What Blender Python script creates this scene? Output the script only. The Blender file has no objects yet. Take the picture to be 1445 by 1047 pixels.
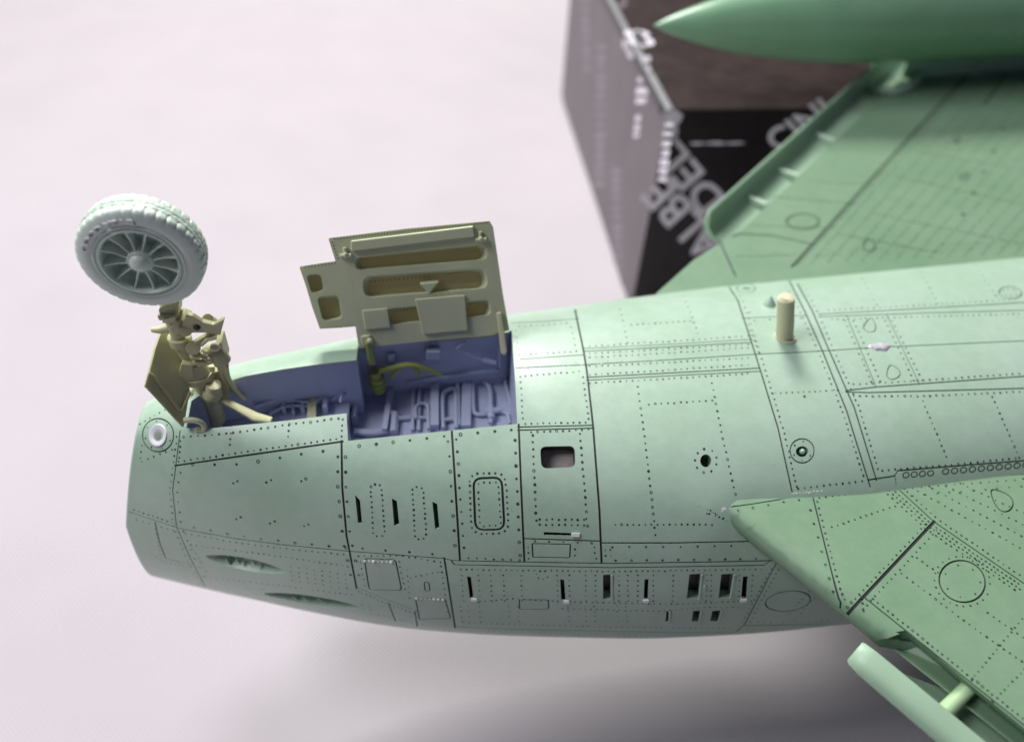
import bpy, bmesh, math, random
import numpy as np
from mathutils import Vector, Matrix
from mathutils.bvhtree import BVHTree
from mathutils.geometry import delaunay_2d_cdt
random.seed(7); rng = np.random.default_rng(7)
scene = bpy.context.scene
COL = scene.collection
scene.unit_settings.system = 'METRIC'; scene.unit_settings.scale_length = 0.01     # 1 unit = 1 cm

# ------------------------------------------------------------------ camera
FPX, CX, CY = 1044.0, 722.5, 523.5
PITCH, ROLL, DIST = math.radians(45), math.radians(3), 15.0
cf = np.array([0, math.cos(PITCH), -math.sin(PITCH)]); _r = np.array([1.0, 0, 0]); _u = np.cross(_r, cf)
cr = _r*math.cos(ROLL) + _u*math.sin(ROLL); cu = _u*math.cos(ROLL) - _r*math.sin(ROLL)
CAMPOS = np.array([0, 0, 6.0]) - DIST*cf
cam_data = bpy.data.cameras.new('camera'); cam = bpy.data.objects.new('camera', cam_data); COL.objects.link(cam)
cam.matrix_world = Matrix(((cr[0], cu[0], -cf[0], CAMPOS[0]), (cr[1], cu[1], -cf[1], CAMPOS[1]),
                           (cr[2], cu[2], -cf[2], CAMPOS[2]), (0, 0, 0, 1)))
cam_data.sensor_fit = 'HORIZONTAL'; cam_data.sensor_width = 36.0; cam_data.lens = 36.0*FPX/1445.0
cam_data.clip_start = 0.5; cam_data.clip_end = 2000
cam_data.dof.use_dof = True; cam_data.dof.focus_distance = 13.5; cam_data.dof.aperture_fstop = 0.098
scene.camera = cam

# ------------------------------------------------------------------ light
scene.view_settings.view_transform = 'Standard'; scene.view_settings.look = 'None'
scene.view_settings.exposure = 0.0; scene.view_settings.gamma = 1.0
w = bpy.data.worlds.new('World'); scene.world = w; w.use_nodes = True
w.node_tree.nodes['Background'].inputs[0].default_value = (0.66, 0.54, 1.0, 1)
w.node_tree.nodes['Background'].inputs[1].default_value = 0.09
def area(name, pos, aim, sx, sy, power, color):
    l = bpy.data.lights.new(name, 'AREA'); l.shape = 'RECTANGLE'; l.size = sx; l.size_y = sy
    l.energy = power; l.color = color
    o = bpy.data.objects.new(name, l); COL.objects.link(o); o.location = pos
    o.rotation_euler = (Vector(aim)-Vector(pos)).to_track_quat('-Z', 'Y').to_euler()
    return o
area('window_light', (-26, 112, 106), (4, 5, 4), 40, 28, 268000, (1.0, 0.975, 0.93))
area('ceiling_light', (-16, 22, 57), (0, 2, 4), 26, 18, 14000, (0.97, 0.955, 1.0))
area('side_window_light', (-41, -6, 56), (-3, 0, 4), 24, 20, 25500, (0.97, 0.96, 1.0))

# ------------------------------------------------------------------ aircraft frame
YAW = math.radians(8.679); ORG = np.array([0.18, 0.08, 0.0])
RM = np.array([[math.cos(YAW), math.sin(YAW), 0], [-math.sin(YAW), math.cos(YAW), 0], [0, 0, 1.0]])
CL = RM @ (CAMPOS - ORG)
def ray(x, y): return RM @ (cf + cr*(x-CX)/FPX - cu*(y-CY)/FPX)
def on_z(x, y, z): d = ray(x, y); return CL + d*(z-CL[2])/d[2]
def on_y(x, y, Y): d = ray(x, y); return CL + d*(Y-CL[1])/d[1]
def at_t(x, y, t): return CL + ray(x, y)*t
def t_on_y(x, y, Y): return (Y-CL[1])/ray(x, y)[1]
def on_plane(x, y, P, n): d = ray(x, y); return CL + d*((np.array(P)-CL)@n)/(d@n)

# ------------------------------------------------------------------ materials
def mat(name, c, rough=0.5, var=0.06, vscale=0.8, bump=0.0, bscale=60.0, c2=None, spec=0.5, sss=0.0, coat=0.0, detail=4, panel=0.0):
    m = bpy.data.materials.new(name); m.use_nodes = True; nt = m.node_tree; b = nt.nodes['Principled BSDF']
    b.inputs['Roughness'].default_value = rough; b.inputs['Specular IOR Level'].default_value = spec
    if sss: 
        b.inputs['Subsurface Weight'].default_value = sss; b.inputs['Subsurface Radius'].default_value = (0.12, 0.12, 0.07); b.inputs['Subsurface Scale'].default_value = 1.0
    if coat: b.inputs['Coat Weight'].default_value = coat; b.inputs['Coat Roughness'].default_value = 0.25
    tc = nt.nodes.new('ShaderNodeTexCoord')
    n = nt.nodes.new('ShaderNodeTexNoise'); n.inputs['Scale'].default_value = vscale; n.inputs['Detail'].default_value = detail
    nt.links.new(tc.outputs['Object'], n.inputs['Vector'])
    r = nt.nodes.new('ShaderNodeValToRGB'); r.color_ramp.elements[0].position = 0.32; r.color_ramp.elements[1].position = 0.68
    a = c; d = c2 if c2 else tuple(min(1, x*(1+var)) for x in c)
    if not c2: a = tuple(x*(1-var) for x in c)
    r.color_ramp.elements[0].color = (*a, 1); r.color_ramp.elements[1].color = (*d, 1)
    nt.links.new(n.outputs[0], r.inputs[0]); nt.links.new(r.outputs[0], b.inputs['Base Color'])
    if panel:
        oi = nt.nodes.new('ShaderNodeObjectInfo'); mr = nt.nodes.new('ShaderNodeMapRange'); mr.inputs['To Min'].default_value = 1-panel; mr.inputs['To Max'].default_value = 1+panel
        nt.links.new(oi.outputs['Random'], mr.inputs['Value'])
        n3 = nt.nodes.new('ShaderNodeTexNoise'); n3.inputs['Scale'].default_value = 3.5; n3.inputs['Detail'].default_value = 8; n3.inputs['Roughness'].default_value = 0.7; nt.links.new(tc.outputs['Object'], n3.inputs['Vector'])
        m3 = nt.nodes.new('ShaderNodeMapRange'); m3.inputs['From Min'].default_value = 0.3; m3.inputs['From Max'].default_value = 0.7; m3.inputs['To Min'].default_value = 0.94; m3.inputs['To Max'].default_value = 1.05; nt.links.new(n3.outputs[0], m3.inputs['Value'])
        mm = nt.nodes.new('ShaderNodeMath'); mm.operation = 'MULTIPLY'; nt.links.new(mr.outputs[0], mm.inputs[0]); nt.links.new(m3.outputs[0], mm.inputs[1])
        hs = nt.nodes.new('ShaderNodeHueSaturation'); nt.links.new(mm.outputs[0], hs.inputs['Value']); nt.links.new(r.outputs[0], hs.inputs['Color']); nt.links.new(hs.outputs[0], b.inputs['Base Color'])
        rr = nt.nodes.new('ShaderNodeMapRange'); rr.inputs['To Min'].default_value = rough-0.07; rr.inputs['To Max'].default_value = rough+0.10; nt.links.new(n3.outputs[0], rr.inputs['Value']); nt.links.new(rr.outputs[0], b.inputs['Roughness'])
    if bump:
        n2 = nt.nodes.new('ShaderNodeTexNoise'); n2.inputs['Scale'].default_value = bscale; n2.inputs['Detail'].default_value = 2
        nt.links.new(tc.outputs['Object'], n2.inputs['Vector'])
        bp = nt.nodes.new('ShaderNodeBump'); bp.inputs['Strength'].default_value = bump; bp.inputs['Distance'].default_value = 0.02
        nt.links.new(n2.outputs[0], bp.inputs['Height']); nt.links.new(bp.outputs[0], b.inputs['Normal'])
    return m
M_SKIN = mat('primed_green_plastic', (0.355, 0.51, 0.375), 0.31, c2=(0.405, 0.55, 0.435), vscale=0.55, bump=0.10, bscale=90, spec=0.6, panel=0.035)
M_WING = mat('bare_green_plastic', (0.168, 0.29, 0.175), 0.42, c2=(0.205, 0.325, 0.208), vscale=0.4, bump=0.08, bscale=70, panel=0.03)
M_SLAT = mat('slat_green_plastic', (0.30, 0.45, 0.31), 0.45, 0.06, bump=0.05)
M_TANK = mat('glossy_green_plastic', (0.20, 0.38, 0.23), 0.30, 0.05, spec=0.5)
M_PYLON = mat('pale_teal_plastic', (0.30, 0.48, 0.38), 0.45, 0.06)
M_GROOVE = mat('black_panel_wash', (0.018, 0.022, 0.022), 0.6, 0.3, vscale=5)
M_RIVET = mat('dark_rivet_wash', (0.028, 0.036, 0.034), 0.6, 0.4, vscale=6)
M_WELL = mat('violet_blue_plastic', (0.375, 0.42, 0.555), 0.42, 0.08, bump=0.06, spec=0.4)
M_OLIVE = mat('olive_resin', (0.54, 0.545, 0.315), 0.42, 0.10, sss=0.15, spec=0.45)
M_DOOR = mat('grey_olive_resin', (0.545, 0.59, 0.385), 0.45, 0.07, vscale=0.7, bump=0.05, sss=0.1)
M_DOORIN = mat('yellowish_thin_resin', (0.50, 0.475, 0.28), 0.5, 0.08)
_t = M_DOORIN.node_tree; _tr = _t.nodes.new('ShaderNodeBsdfTranslucent'); _tr.inputs[0].default_value = (0.47, 0.44, 0.28, 1); _ms = _t.nodes.new('ShaderNodeMixShader'); _ms.inputs[0].default_value = 0.38
_t.links.new(_t.nodes['Principled BSDF'].outputs[0], _ms.inputs[1]); _t.links.new(_tr.outputs[0], _ms.inputs[2]); _t.links.new(_ms.outputs[0], _t.nodes['Material Output'].inputs[0])
M_TYRE = mat('grey_green_resin', (0.66, 0.80, 0.68), 0.34, c2=(0.74, 0.86, 0.75), vscale=1.5, bump=0.06, bscale=40)
M_PEG = mat('cream_resin', (0.66, 0.64, 0.43), 0.5, 0.05, sss=0.2)
M_LIME = mat('lime_resin', (0.30, 0.34, 0.085), 0.4, 0.08, sss=0.15)
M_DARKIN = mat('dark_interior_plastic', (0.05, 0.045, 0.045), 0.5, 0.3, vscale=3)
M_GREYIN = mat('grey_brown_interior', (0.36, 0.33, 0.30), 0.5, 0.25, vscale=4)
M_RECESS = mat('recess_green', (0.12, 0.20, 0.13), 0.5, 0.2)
M_SILVER = mat('white_metal_ring', (0.80, 0.80, 0.84), 0.35, 0.05)
M_SCRATCH = mat('scraped_plastic', (0.78, 0.82, 0.80), 0.3, 0.1)
M_GLUE = mat('glossy_glue', (0.60, 0.59, 0.63), 0.06, 0.2, vscale=6, spec=1.0)

# ------------------------------------------------------------------ object helpers
def link(o, parent=None, label=None):
    COL.objects.link(o)
    if parent: o.parent = parent
    if label: o['label'] = label
    return o
def mk(name, V, Fc, m, parent=None, smooth=False, label=None, normals=None, stuff=False):
    me = bpy.data.meshes.new(name); me.from_pydata([tuple(map(float, v)) for v in V], [], [tuple(map(int, f)) for f in Fc]); me.materials.append(m)
    if smooth or normals is not None: me.polygons.foreach_set('use_smooth', [True]*len(me.polygons))
    if normals is not None: me.normals_split_custom_set_from_vertices([tuple(map(float, n)) for n in normals])
    o = bpy.data.objects.new(name, me); link(o, parent, label)
    if stuff: o['kind'] = 'stuff'
    return o
def empty(name, loc=(0, 0, 0), rz=0, parent=None, label=None, cat=None):
    o = bpy.data.objects.new(name, None); o.location = loc; o.rotation_euler = (0, 0, rz); o.empty_display_size = 0.5
    link(o, parent, label)
    if cat: o['category'] = cat
    return o
class G:
    """collects verts and faces of one mesh"""
    def __init__(s): s.v = []; s.f = []
    def add(s, V, Fc):
        k = len(s.v); s.v += [np.array(v, float) for v in V]; s.f += [tuple(i+k for i in f) for f in Fc]
    def prism(s, poly, ext):           # closed 3D polygon extruded by a vector
        n = len(poly); P = [np.array(p, float) for p in poly]; Q = [p+np.array(ext, float) for p in P]
        s.add(P+Q, [tuple(range(n))[::-1], tuple(range(n, 2*n))]+[(i, (i+1) % n, n+(i+1) % n, n+i) for i in range(n)])
    def box(s, c, sx, sy, sz, ax=None):
        A = np.eye(3) if ax is None else np.array(ax); c = np.array(c, float)
        P = [c+A.T@np.array([a*sx/2, b*sy/2, d*sz/2]) for d in (-1, 1) for a, b in ((-1, -1), (1, -1), (1, 1), (-1, 1))]
        s.add(P, [(3, 2, 1, 0), (4, 5, 6, 7), (0, 1, 5, 4), (1, 2, 6, 5), (2, 3, 7, 6), (3, 0, 4, 7)])
    def tube(s, pts, rad, n=10, smooth=True, flat=1.0):
        P = [np.array(p, float) for p in pts]
        R = [rad]*len(P) if np.isscalar(rad) else list(rad)
        if smooth and len(P) > 2:
            Q, RR = [], []
            for i in range(len(P)-1):
                p0, p1, p2, p3 = P[max(i-1, 0)], P[i], P[i+1], P[min(i+2, len(P)-1)]
                for k in range(5):
                    t = k/5; Q.append(0.5*((2*p1)+(-p0+p2)*t+(2*p0-5*p1+4*p2-p3)*t*t+(-p0+3*p1-3*p2+p3)*t**3)); RR.append(R[i]*(1-t)+R[i+1]*t)
            Q.append(P[-1]); RR.append(R[-1]); P, R = Q, RR
        m = len(P); V = []; up = None
        for i in range(m):
            t = P[min(i+1, m-1)]-P[max(i-1, 0)]; t = t/(np.linalg.norm(t)+1e-12)
            if up is None: up = np.cross(t, [0.3, 0.5, 0.81])
            up = up-t*(up@t); up /= np.linalg.norm(up)+1e-12; sd = np.cross(t, up)
            for k in range(n):
                a = 2*math.pi*k/n; V.append(P[i]+R[i]*(math.cos(a)*up+flat*math.sin(a)*sd))
        Fc = [(i*n+k, i*n+(k+1) % n, (i+1)*n+(k+1) % n, (i+1)*n+k) for i in range(m-1) for k in range(n)]
        Fc += [tuple(range(n))[::-1], tuple(range((m-1)*n, m*n))]
        s.add(V, Fc)
    def lathe(s, prof, c, ax, n=48, closed=False):  # prof: (radius, offset along axis)
        ax = np.array(ax, float); ax /= np.linalg.norm(ax); e = np.cross(ax, [0.21, 0.1, 0.97]); e /= np.linalg.norm(e); g = np.cross(ax, e); c = np.array(c, float)
        V = [c+ax*h+r*(math.cos(2*math.pi*k/n)*e+math.sin(2*math.pi*k/n)*g) for r, h in prof for k in range(n)]
        m = len(prof)
        Fc = [(i*n+k, i*n+(k+1) % n, (i+1)*n+(k+1) % n, (i+1)*n+k) for i in range(m-1) for k in range(n)]
        s.add(V, Fc)
    def ball(s, c, r, n=12): s.lathe([(r*math.sin(math.pi*i/8)+1e-5, r*math.cos(math.pi*i/8)) for i in range(9)], c, (0.2, 0.3, 0.9), n)
    def make(s, name, m, parent=None, smooth=True, label=None, stuff=False, bevel=0):
        o = mk(name, s.v, s.f, m, parent, smooth, label, stuff=stuff)
        bm = bmesh.new(); bm.from_mesh(o.data); bmesh.ops.recalc_face_normals(bm, faces=bm.faces)
        if smooth:
            for e in bm.edges:
                if len(e.link_faces) == 2 and e.calc_face_angle(0) > 0.7: e.smooth = False
        bm.to_mesh(o.data); bm.free()
        if bevel:
            b = o.modifiers.new('bevel', 'BEVEL'); b.width = bevel; b.segments = 2; b.limit_method = 'ANGLE'
        return o

# ------------------------------------------------------------------ curved skins cut into panels
def dens(pts, step):
    out = [np.array(pts[0], float)]
    for a, b in zip(pts[:-1], pts[1:]):
        a = np.array(a, float); b = np.array(b, float); k = max(1, int(np.ceil(np.linalg.norm(b-a)/step)))
        out += [a+(b-a)*i/k for i in range(1, k+1)]
    return out
class Skin:
    """surface S(u,v); pixels of the photograph are cast on it, panel lines become recessed grooves between separate panels"""
    def __init__(s, S, u0, u1, v0, v1, nu, nv, vis=None):
        s.S = S; us = np.linspace(u0, u1, nu); vs = np.linspace(v0, v1, nv); s.box = (u0, u1, v0, v1)
        s.UV = np.array([(u, v) for u in us for v in vs]); P = S(s.UV)
        s.T = []
        for i in range(nu-1):
            for j in range(nv-1):
                a = i*nv+j; s.T += [(a, a+nv, a+nv+1), (a, a+nv+1, a+1)]
        s.P = P; s.bvh = BVHTree.FromPolygons([Vector(p) for p in P], s.T)
        s.ribs = []; s.holes = []; s.outl = None
        s.grid = s.UV
    def uv(s, x, y):
        d = ray(x, y); loc, n, i, dist = s.bvh.ray_cast(Vector(CL), Vector(d))
        if loc is None: return None
        a, b, c = (s.P[k] for k in s.T[i]); q = np.array(loc); e1 = b-a; e2 = c-a; r = q-a
        m = np.array([[e1@e1, e1@e2], [e1@e2, e2@e2]]); h = np.linalg.solve(m+np.eye(2)*1e-12, [r@e1, r@e2])
        ua, ub, uc = (s.UV[k] for k in s.T[i]); return ua+h[0]*(ub-ua)+h[1]*(uc-ua)
    def frame(s, q):
        h = 1e-3; q = np.array(q, float); A = s.S(np.array([q, q+[h, 0], q-[h, 0], q+[0, h], q-[0, h]]))
        su = (A[1]-A[2])/(2*h); sv = (A[3]-A[4])/(2*h); n = np.cross(su, sv); n /= np.linalg.norm(n)+1e-12
        return A[0], su, sv, n
    def normals(s, UV):
        UV = np.array(UV); h = 1e-3; e = np.array([h, 0]); g = np.array([0, h])
        n = np.cross(s.S(UV+e)-s.S(UV-e), s.S(UV+g)-s.S(UV-g)); return n/(np.linalg.norm(n, axis=1)[:, None]+1e-12)
    def cast(s, pts, step=7, closed=False):
        if closed: pts = list(pts)+[pts[0]]
        out = [s.uv(*p) for p in dens(pts, step)]; out = [q for q in out if q is not None]
        return out[:-1] if closed else out
    def off(s, q, t2, wd):      # uv displacement of a metric offset wd square to uv direction t2
        p, su, sv, n = s.frame(q); t = su*t2[0]+sv*t2[1]; t /= np.linalg.norm(t)+1e-12; o = np.cross(n, t)*wd
        A = np.stack([su, sv], 1); return np.linalg.lstsq(A, o, rcond=None)[0]
    def line(s, pts, wd=0.03, closed=False, ext=2.0, uvpts=None):
        wd *= 1.22
        if uvpts is None:
            pts = [np.array(p, float) for p in pts]
            if not closed and ext:
                d = pts[0]-pts[1]; pts[0] = pts[0]+d/np.linalg.norm(d)*ext; d = pts[-1]-pts[-2]; pts[-1] = pts[-1]+d/np.linalg.norm(d)*ext
            q = s.cast(pts, 8, closed)
        else: q = uvpts
        n = len(q)
        if n < 2: return
        L, Rr = [], []
        for i in range(n):
            a = q[(i-1) % n] if closed or i > 0 else q[i]; b = q[(i+1) % n] if closed or i < n-1 else q[i]
            o = s.off(q[i], b-a, wd/2); L.append(q[i]+o); Rr.append(q[i]-o)
        s.ribs.append((L, Rr, closed))
    def hole(s, pts, step=7): s.holes.append(s.cast(pts, step, True)); return s.holes[-1]
    def build(s, base_name, m_panel, m_base, parent, outline=None, drop=0.02, skirt=0.03, labelled=None, thick=0.0):
        V = [tuple(p) for p in s.grid]; E = []; Fa = []; kind = []
        nb = len(V)
        if outline is not None:
            from_poly = [np.array(p, float) for p in outline]
            V = [v for v in V if inside(v, from_poly)]; k = len(V); V += [tuple(p) for p in from_poly]
            m = len(from_poly); E += [(k+i, k+(i+1) % m) for i in range(m)]
        for L, Rr, cl in s.ribs:
            k = len(V); n = len(L); V += [tuple(p) for p in L]+[tuple(p) for p in Rr]
            for i in range(n if cl else n-1):
                j = (i+1) % n; Fa.append((k+i, k+j, k+n+j, k+n+i)); kind.append(1)
        for h in s.holes:
            k = len(V); V += [tuple(p) for p in h]; Fa.append(tuple(range(k, k+len(h)))); kind.append(2)
        sc = (1, 1)
        def ccw(f):
            q = [V[i] for i in f]; a = sum(q[i-1][0]*q[i][1]-q[i][0]*q[i-1][1] for i in range(len(q))); return f if a > 0 else f[::-1]
        Fa = [ccw(f) for f in Fa]
        r = delaunay_2d_cdt([Vector((a*sc[0], b*sc[1])) for a, b in V], E, Fa, 0, 1e-5, True)
        UV = np.array([(p[0]/sc[0], p[1]/sc[1]) for p in r[0]]); T = r[2]; OF = r[5]
        cls = []
        for t, of in zip(T, OF):
            ks = [kind[i] for i in of]; c = 2 if 2 in ks else (1 if 1 in ks else 0)
            if outline is not None and not inside(UV[list(t)].mean(0), from_poly): c = 2
            cls.append(c)
        P = s.S(UV); N = s.normals(UV)
        base = [t for t, c in zip(T, cls) if c != 2]
        used = sorted({i for t in base for i in t}); mp = {a: b for b, a in enumerate(used)}
        bo = mk(base_name, P[used]-N[used]*drop, [[mp[i] for i in t] for t in base], m_base, parent, True, normals=N[used])
        em = {}
        for ti, (t, c) in enumerate(zip(T, cls)):
            if c == 0:
                for a, b in ((t[0], t[1]), (t[1], t[2]), (t[2], t[0])): em.setdefault((min(a, b), max(a, b)), []).append(ti)
        par = {ti: ti for ti, c in enumerate(cls) if c == 0}
        def find(x):
            while par[x] != x: par[x] = par[par[x]]; x = par[x]
            return x
        for e, l in em.items():
            if len(l) == 2: par[find(l[0])] = find(l[1])
        comp = {}
        for ti in par: comp.setdefault(find(ti), []).append(ti)
        out = []; tiny = []
        for c, tl in sorted(comp.items(), key=lambda kv: -len(kv[1])):
            tri = [T[i] for i in tl]
            ar = sum(np.linalg.norm(np.cross(P[t[1]]-P[t[0]], P[t[2]]-P[t[0]]))/2 for t in tri)
            if ar < 0.02: tiny += tri; continue
            out.append(s._panel(tri, P, N, skirt, m_panel, bo, 'skin_panel'))
        if tiny: s._panel(tiny, P, N, skirt, m_panel, bo, 'panel_slivers')['kind'] = 'stuff'
        s.panels = out
        return bo
    def _panel(s, tri, P, N, skirt, m, parent, name):
        used = sorted({i for t in tri for i in t}); mp = {a: b for b, a in enumerate(used)}
        V = list(P[used]); NN = list(N[used]); Fc = [[mp[i] for i in t] for t in tri]; ec = {}
        for t in Fc:
            for a, b in ((t[0], t[1]), (t[1], t[2]), (t[2], t[0])): ec[(a, b)] = 1
        for (a, b) in list(ec):
            if (b, a) not in ec:
                k = len(V); V += [V[a], V[b], V[b]-NN[b]*skirt, V[a]-NN[a]*skirt]
                fn = np.cross(V[k+1]-V[k], V[k+3]-V[k]); fn = -fn/(np.linalg.norm(fn)+1e-12); fn = fn if np.isfinite(fn).all() else NN[a]
                NN += [fn]*4; Fc.append([k+1, k, k+3, k+2])
        return mk(name, V, Fc, m, parent, True, normals=NN)
    def rivets(s, g, pts, sp=8.5, r=0.020, off=0.0, uneven=0.0):
        pts = [np.array(p, float) for p in pts]
        if off:
            q = []
            for i, p in enumerate(pts):
                t = pts[min(i+1, len(pts)-1)]-pts[max(i-1, 0)]; t /= np.linalg.norm(t); q.append(p+np.array([-t[1], t[0]])*off)
            pts = q
        L = np.cumsum([0]+[np.linalg.norm(b-a) for a, b in zip(pts[:-1], pts[1:])]); d = sp*0.5
        while d < L[-1]:
            i = min(np.searchsorted(L, d, 'right')-1, len(pts)-2); p = pts[i]+(pts[i+1]-pts[i])*(d-L[i])/(L[i+1]-L[i])
            s.dot(g, p+rng.normal(0, 0.25, 2), r*min(1.25, max(0.65, 1+rng.normal(0, 0.15)))); d += sp
    def dot(s, g, p, r, n=7, lift=0.004):
        q = s.uv(*p)
        if q is None: return
        P, su, sv, N = s.frame(q); e = su/(np.linalg.norm(su)+1e-12); h = np.cross(N, e)
        if n == 7 and r > 0.0245 and rng.random() < 0.45:      # an open rivet: washed ring round a clean head
            V = [P+N*lift+k_*r*(math.cos(2*math.pi*k/9)*e+math.sin(2*math.pi*k/9)*h) for k_ in (1.0, 0.55) for k in range(9)]
            g.add(V, [(k, (k+1) % 9, 9+(k+1) % 9, 9+k) for k in range(9)]); return
        V = [P+N*lift]+[P+N*lift*0.6+r*(math.cos(2*math.pi*k/n)*e+math.sin(2*math.pi*k/n)*h) for k in range(n)]
        g.add(V, [(0, 1+k, 1+(k+1) % n) for k in range(n)])
    def well(s, name, hole, depth, m, parent, mfloor=None, taper=1.0, label=None):
        Q = [s.frame(q) for q in hole]; top = [f[0]-f[3]*0.012 for f in Q]; N = sum(f[3] for f in Q); N /= np.linalg.norm(N)
        c = sum(top)/len(top); bot = [c+(p-c)*taper-N*depth for p in top]; n = len(top)
        o = mk(name, top+bot, [(i, (i+1) % n, n+(i+1) % n, n+i) for i in range(n)]+[tuple(range(n, 2*n))], m, parent, label=label)
        if mfloor: o.data.materials.append(mfloor); o.data.polygons[n].material_index = 1
        return o, c, N
def inside(p, poly):
    x, y = p; c = False; n = len(poly)
    for i in range(n):
        x1, y1 = poly[i]; x2, y2 = poly[i-1]
        if (y1 > y) != (y2 > y) and x < (x2-x1)*(y-y1)/(y2-y1)+x1: c = not c
    return c
def pchip(K, V):
    K = np.array(K, float); V = np.array(V, float); h = np.diff(K); d = np.diff(V)/h; m = np.zeros_like(V)
    for i in range(1, len(K)-1):
        if d[i-1]*d[i] > 0:
            w1 = 2*h[i]+h[i-1]; w2 = h[i]+2*h[i-1]; m[i] = (w1+w2)/(w1/d[i-1]+w2/d[i])
    m[0] = d[0]; m[-1] = d[-1]
    def f(x):
        i = np.clip(np.searchsorted(K, x)-1, 0, len(K)-2); t = (x-K[i])/h[i]
        return (2*t**3-3*t**2+1)*V[i]+(t**3-2*t**2+t)*h[i]*m[i]+(-2*t**3+3*t**2)*V[i+1]+(t**3-t**2)*h[i]*m[i+1]
    return f
def ell(cx, cy, a, b, tilt=0, n=28):
    t = math.radians(tilt); return [(cx+a*math.cos(k*2*math.pi/n)*math.cos(t)-b*math.sin(k*2*math.pi/n)*math.sin(t),
                                     cy+a*math.cos(k*2*math.pi/n)*math.sin(t)+b*math.sin(k*2*math.pi/n)*math.cos(t)) for k in range(n)]
def rrect(P, r=0.2, n=4):  # rounded quad, r as share of the sides
    P = [np.array(p, float) for p in P]; out = []
    for i in range(4):
        p, a, b = P[i], P[i-1], P[(i+1) % 4]; rr = min(np.linalg.norm(a-p), np.linalg.norm(b-p))*r
        s0 = p+(a-p)/np.linalg.norm(a-p)*rr; s1 = p+(b-p)/np.linalg.norm(b-p)*rr
        for k in range(n+1):
            t = k/n; out.append((1-t)**2*s0+2*t*(1-t)*p+t*t*s1)
    return out

# ================================================================== the table
TZ = -5.0
m = bpy.data.materials.new('pinkish_white_cloth'); m.use_nodes = True; nt = m.node_tree; bs = nt.nodes['Principled BSDF']
tc = nt.nodes.new('ShaderNodeTexCoord'); mp_ = nt.nodes.new('ShaderNodeMapping'); mp_.inputs['Rotation'].default_value = (0, 0, math.radians(38)); nt.links.new(tc.outputs['Object'], mp_.inputs[0])
wv = nt.nodes.new('ShaderNodeTexWave'); wv.inputs['Scale'].default_value = 2.6; wv.inputs['Distortion'].default_value = 0.6; wv.inputs['Detail Scale'].default_value = 4; nt.links.new(mp_.outputs[0], wv.inputs[0])
wv2 = nt.nodes.new('ShaderNodeTexWave'); wv2.bands_direction = 'Y'; wv2.inputs['Scale'].default_value = 3.1; wv2.inputs['Distortion'].default_value = 0.6; nt.links.new(mp_.outputs[0], wv2.inputs[0])
ad = nt.nodes.new('ShaderNodeMath'); nt.links.new(wv.outputs['Fac'], ad.inputs[0]); nt.links.new(wv2.outputs['Fac'], ad.inputs[1])
bp = nt.nodes.new('ShaderNodeBump'); bp.inputs['Strength'].default_value = 0.28; bp.inputs['Distance'].default_value = 0.03; nt.links.new(ad.outputs[0], bp.inputs['Height']); nt.links.new(bp.outputs[0], bs.inputs['Normal'])
ns = nt.nodes.new('ShaderNodeTexNoise'); ns.inputs['Scale'].default_value = 0.25; ns.inputs['Detail'].default_value = 6; nt.links.new(tc.outputs['Object'], ns.inputs[0])
cr_ = nt.nodes.new('ShaderNodeValToRGB'); cr_.color_ramp.elements[0].color = (0.485, 0.452, 0.478, 1); cr_.color_ramp.elements[1].color = (0.55, 0.515, 0.54, 1); nt.links.new(ns.outputs[0], cr_.inputs[0])
mx = nt.nodes.new('ShaderNodeMixRGB'); mx.blend_type = 'MULTIPLY'; mx.inputs[0].default_value = 0.06; nt.links.new(cr_.outputs[0], mx.inputs[1]); nt.links.new(ad.outputs[0], mx.inputs[2])
nt.links.new(mx.outputs[0], bs.inputs['Base Color']); bs.inputs['Roughness'].default_value = 0.9; bs.inputs['Specular IOR Level'].default_value = 0.2
M_CLOTH = m
NX = 70; V = []; Fc = []
for j in range(NX):
    for i in range(NX):
        x = -120+240*i/(NX-1); y = -50+240*j/(NX-1)
        V.append((x, y, TZ+0.10*math.sin(x*0.17+y*0.06)*math.sin(y*0.12-x*0.05)+0.05*math.sin(x*0.31-y*0.23)-0.15))
for j in range(NX-1):
    for i in range(NX-1): a = j*NX+i; Fc.append((a, a+1, a+NX+1, a+NX))
o = mk('tabletop', V, Fc, M_CLOTH, None, True); o['kind'] = 'structure'; o['label'] = 'pinkish white woven cloth covering the table'

# ================================================================== the carton
BXD = ray(945, 156)  # in aircraft frame
def w_ray(x, y): return cf + cr*(x-CX)/FPX - cu*(y-CY)/FPX
def w_on(x, y, P, n): d = w_ray(x, y); return CAMPOS+d*((np.array(P)-CAMPOS)@n)/(d@n)
BZ = 4.42
K0 = w_on(945, 158, (0, 0, BZ), np.array([0, 0, 1.0]))            # near top corner
FB = w_on(792, 135, (0, 0, TZ), np.array([0, 0, 1.0]))            # far lower corner on the cloth
dv = FB[:2]-K0[:2]; BDEP = float(np.linalg.norm(dv)); BYAW = math.atan2(dv[1], dv[0])-math.pi/2
BH = BZ-TZ-0.02; BW = 17.0
M_BLACK = mat('black_glossy_card', (0.016, 0.011, 0.012), 0.36, 0.2, vscale=1.5, bump=0.03, bscale=12, spec=0.5)
M_BROWN = mat('dark_brown_card_print', (0.020, 0.013, 0.012), 0.6, c2=(0.040, 0.026, 0.024), vscale=1.2, bump=0.05, bscale=20, spec=0.10)
M_SIDE = mat('black_card_grey_sheen', (0.115, 0.095, 0.108), 0.40, c2=(0.145, 0.122, 0.135), vscale=0.5, spec=0.5)  # grazing reflection on the black card is put into this lighter grey base
M_WHITE = mat('white_print', (0.82, 0.78, 0.84), 0.5, 0.06)
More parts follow.
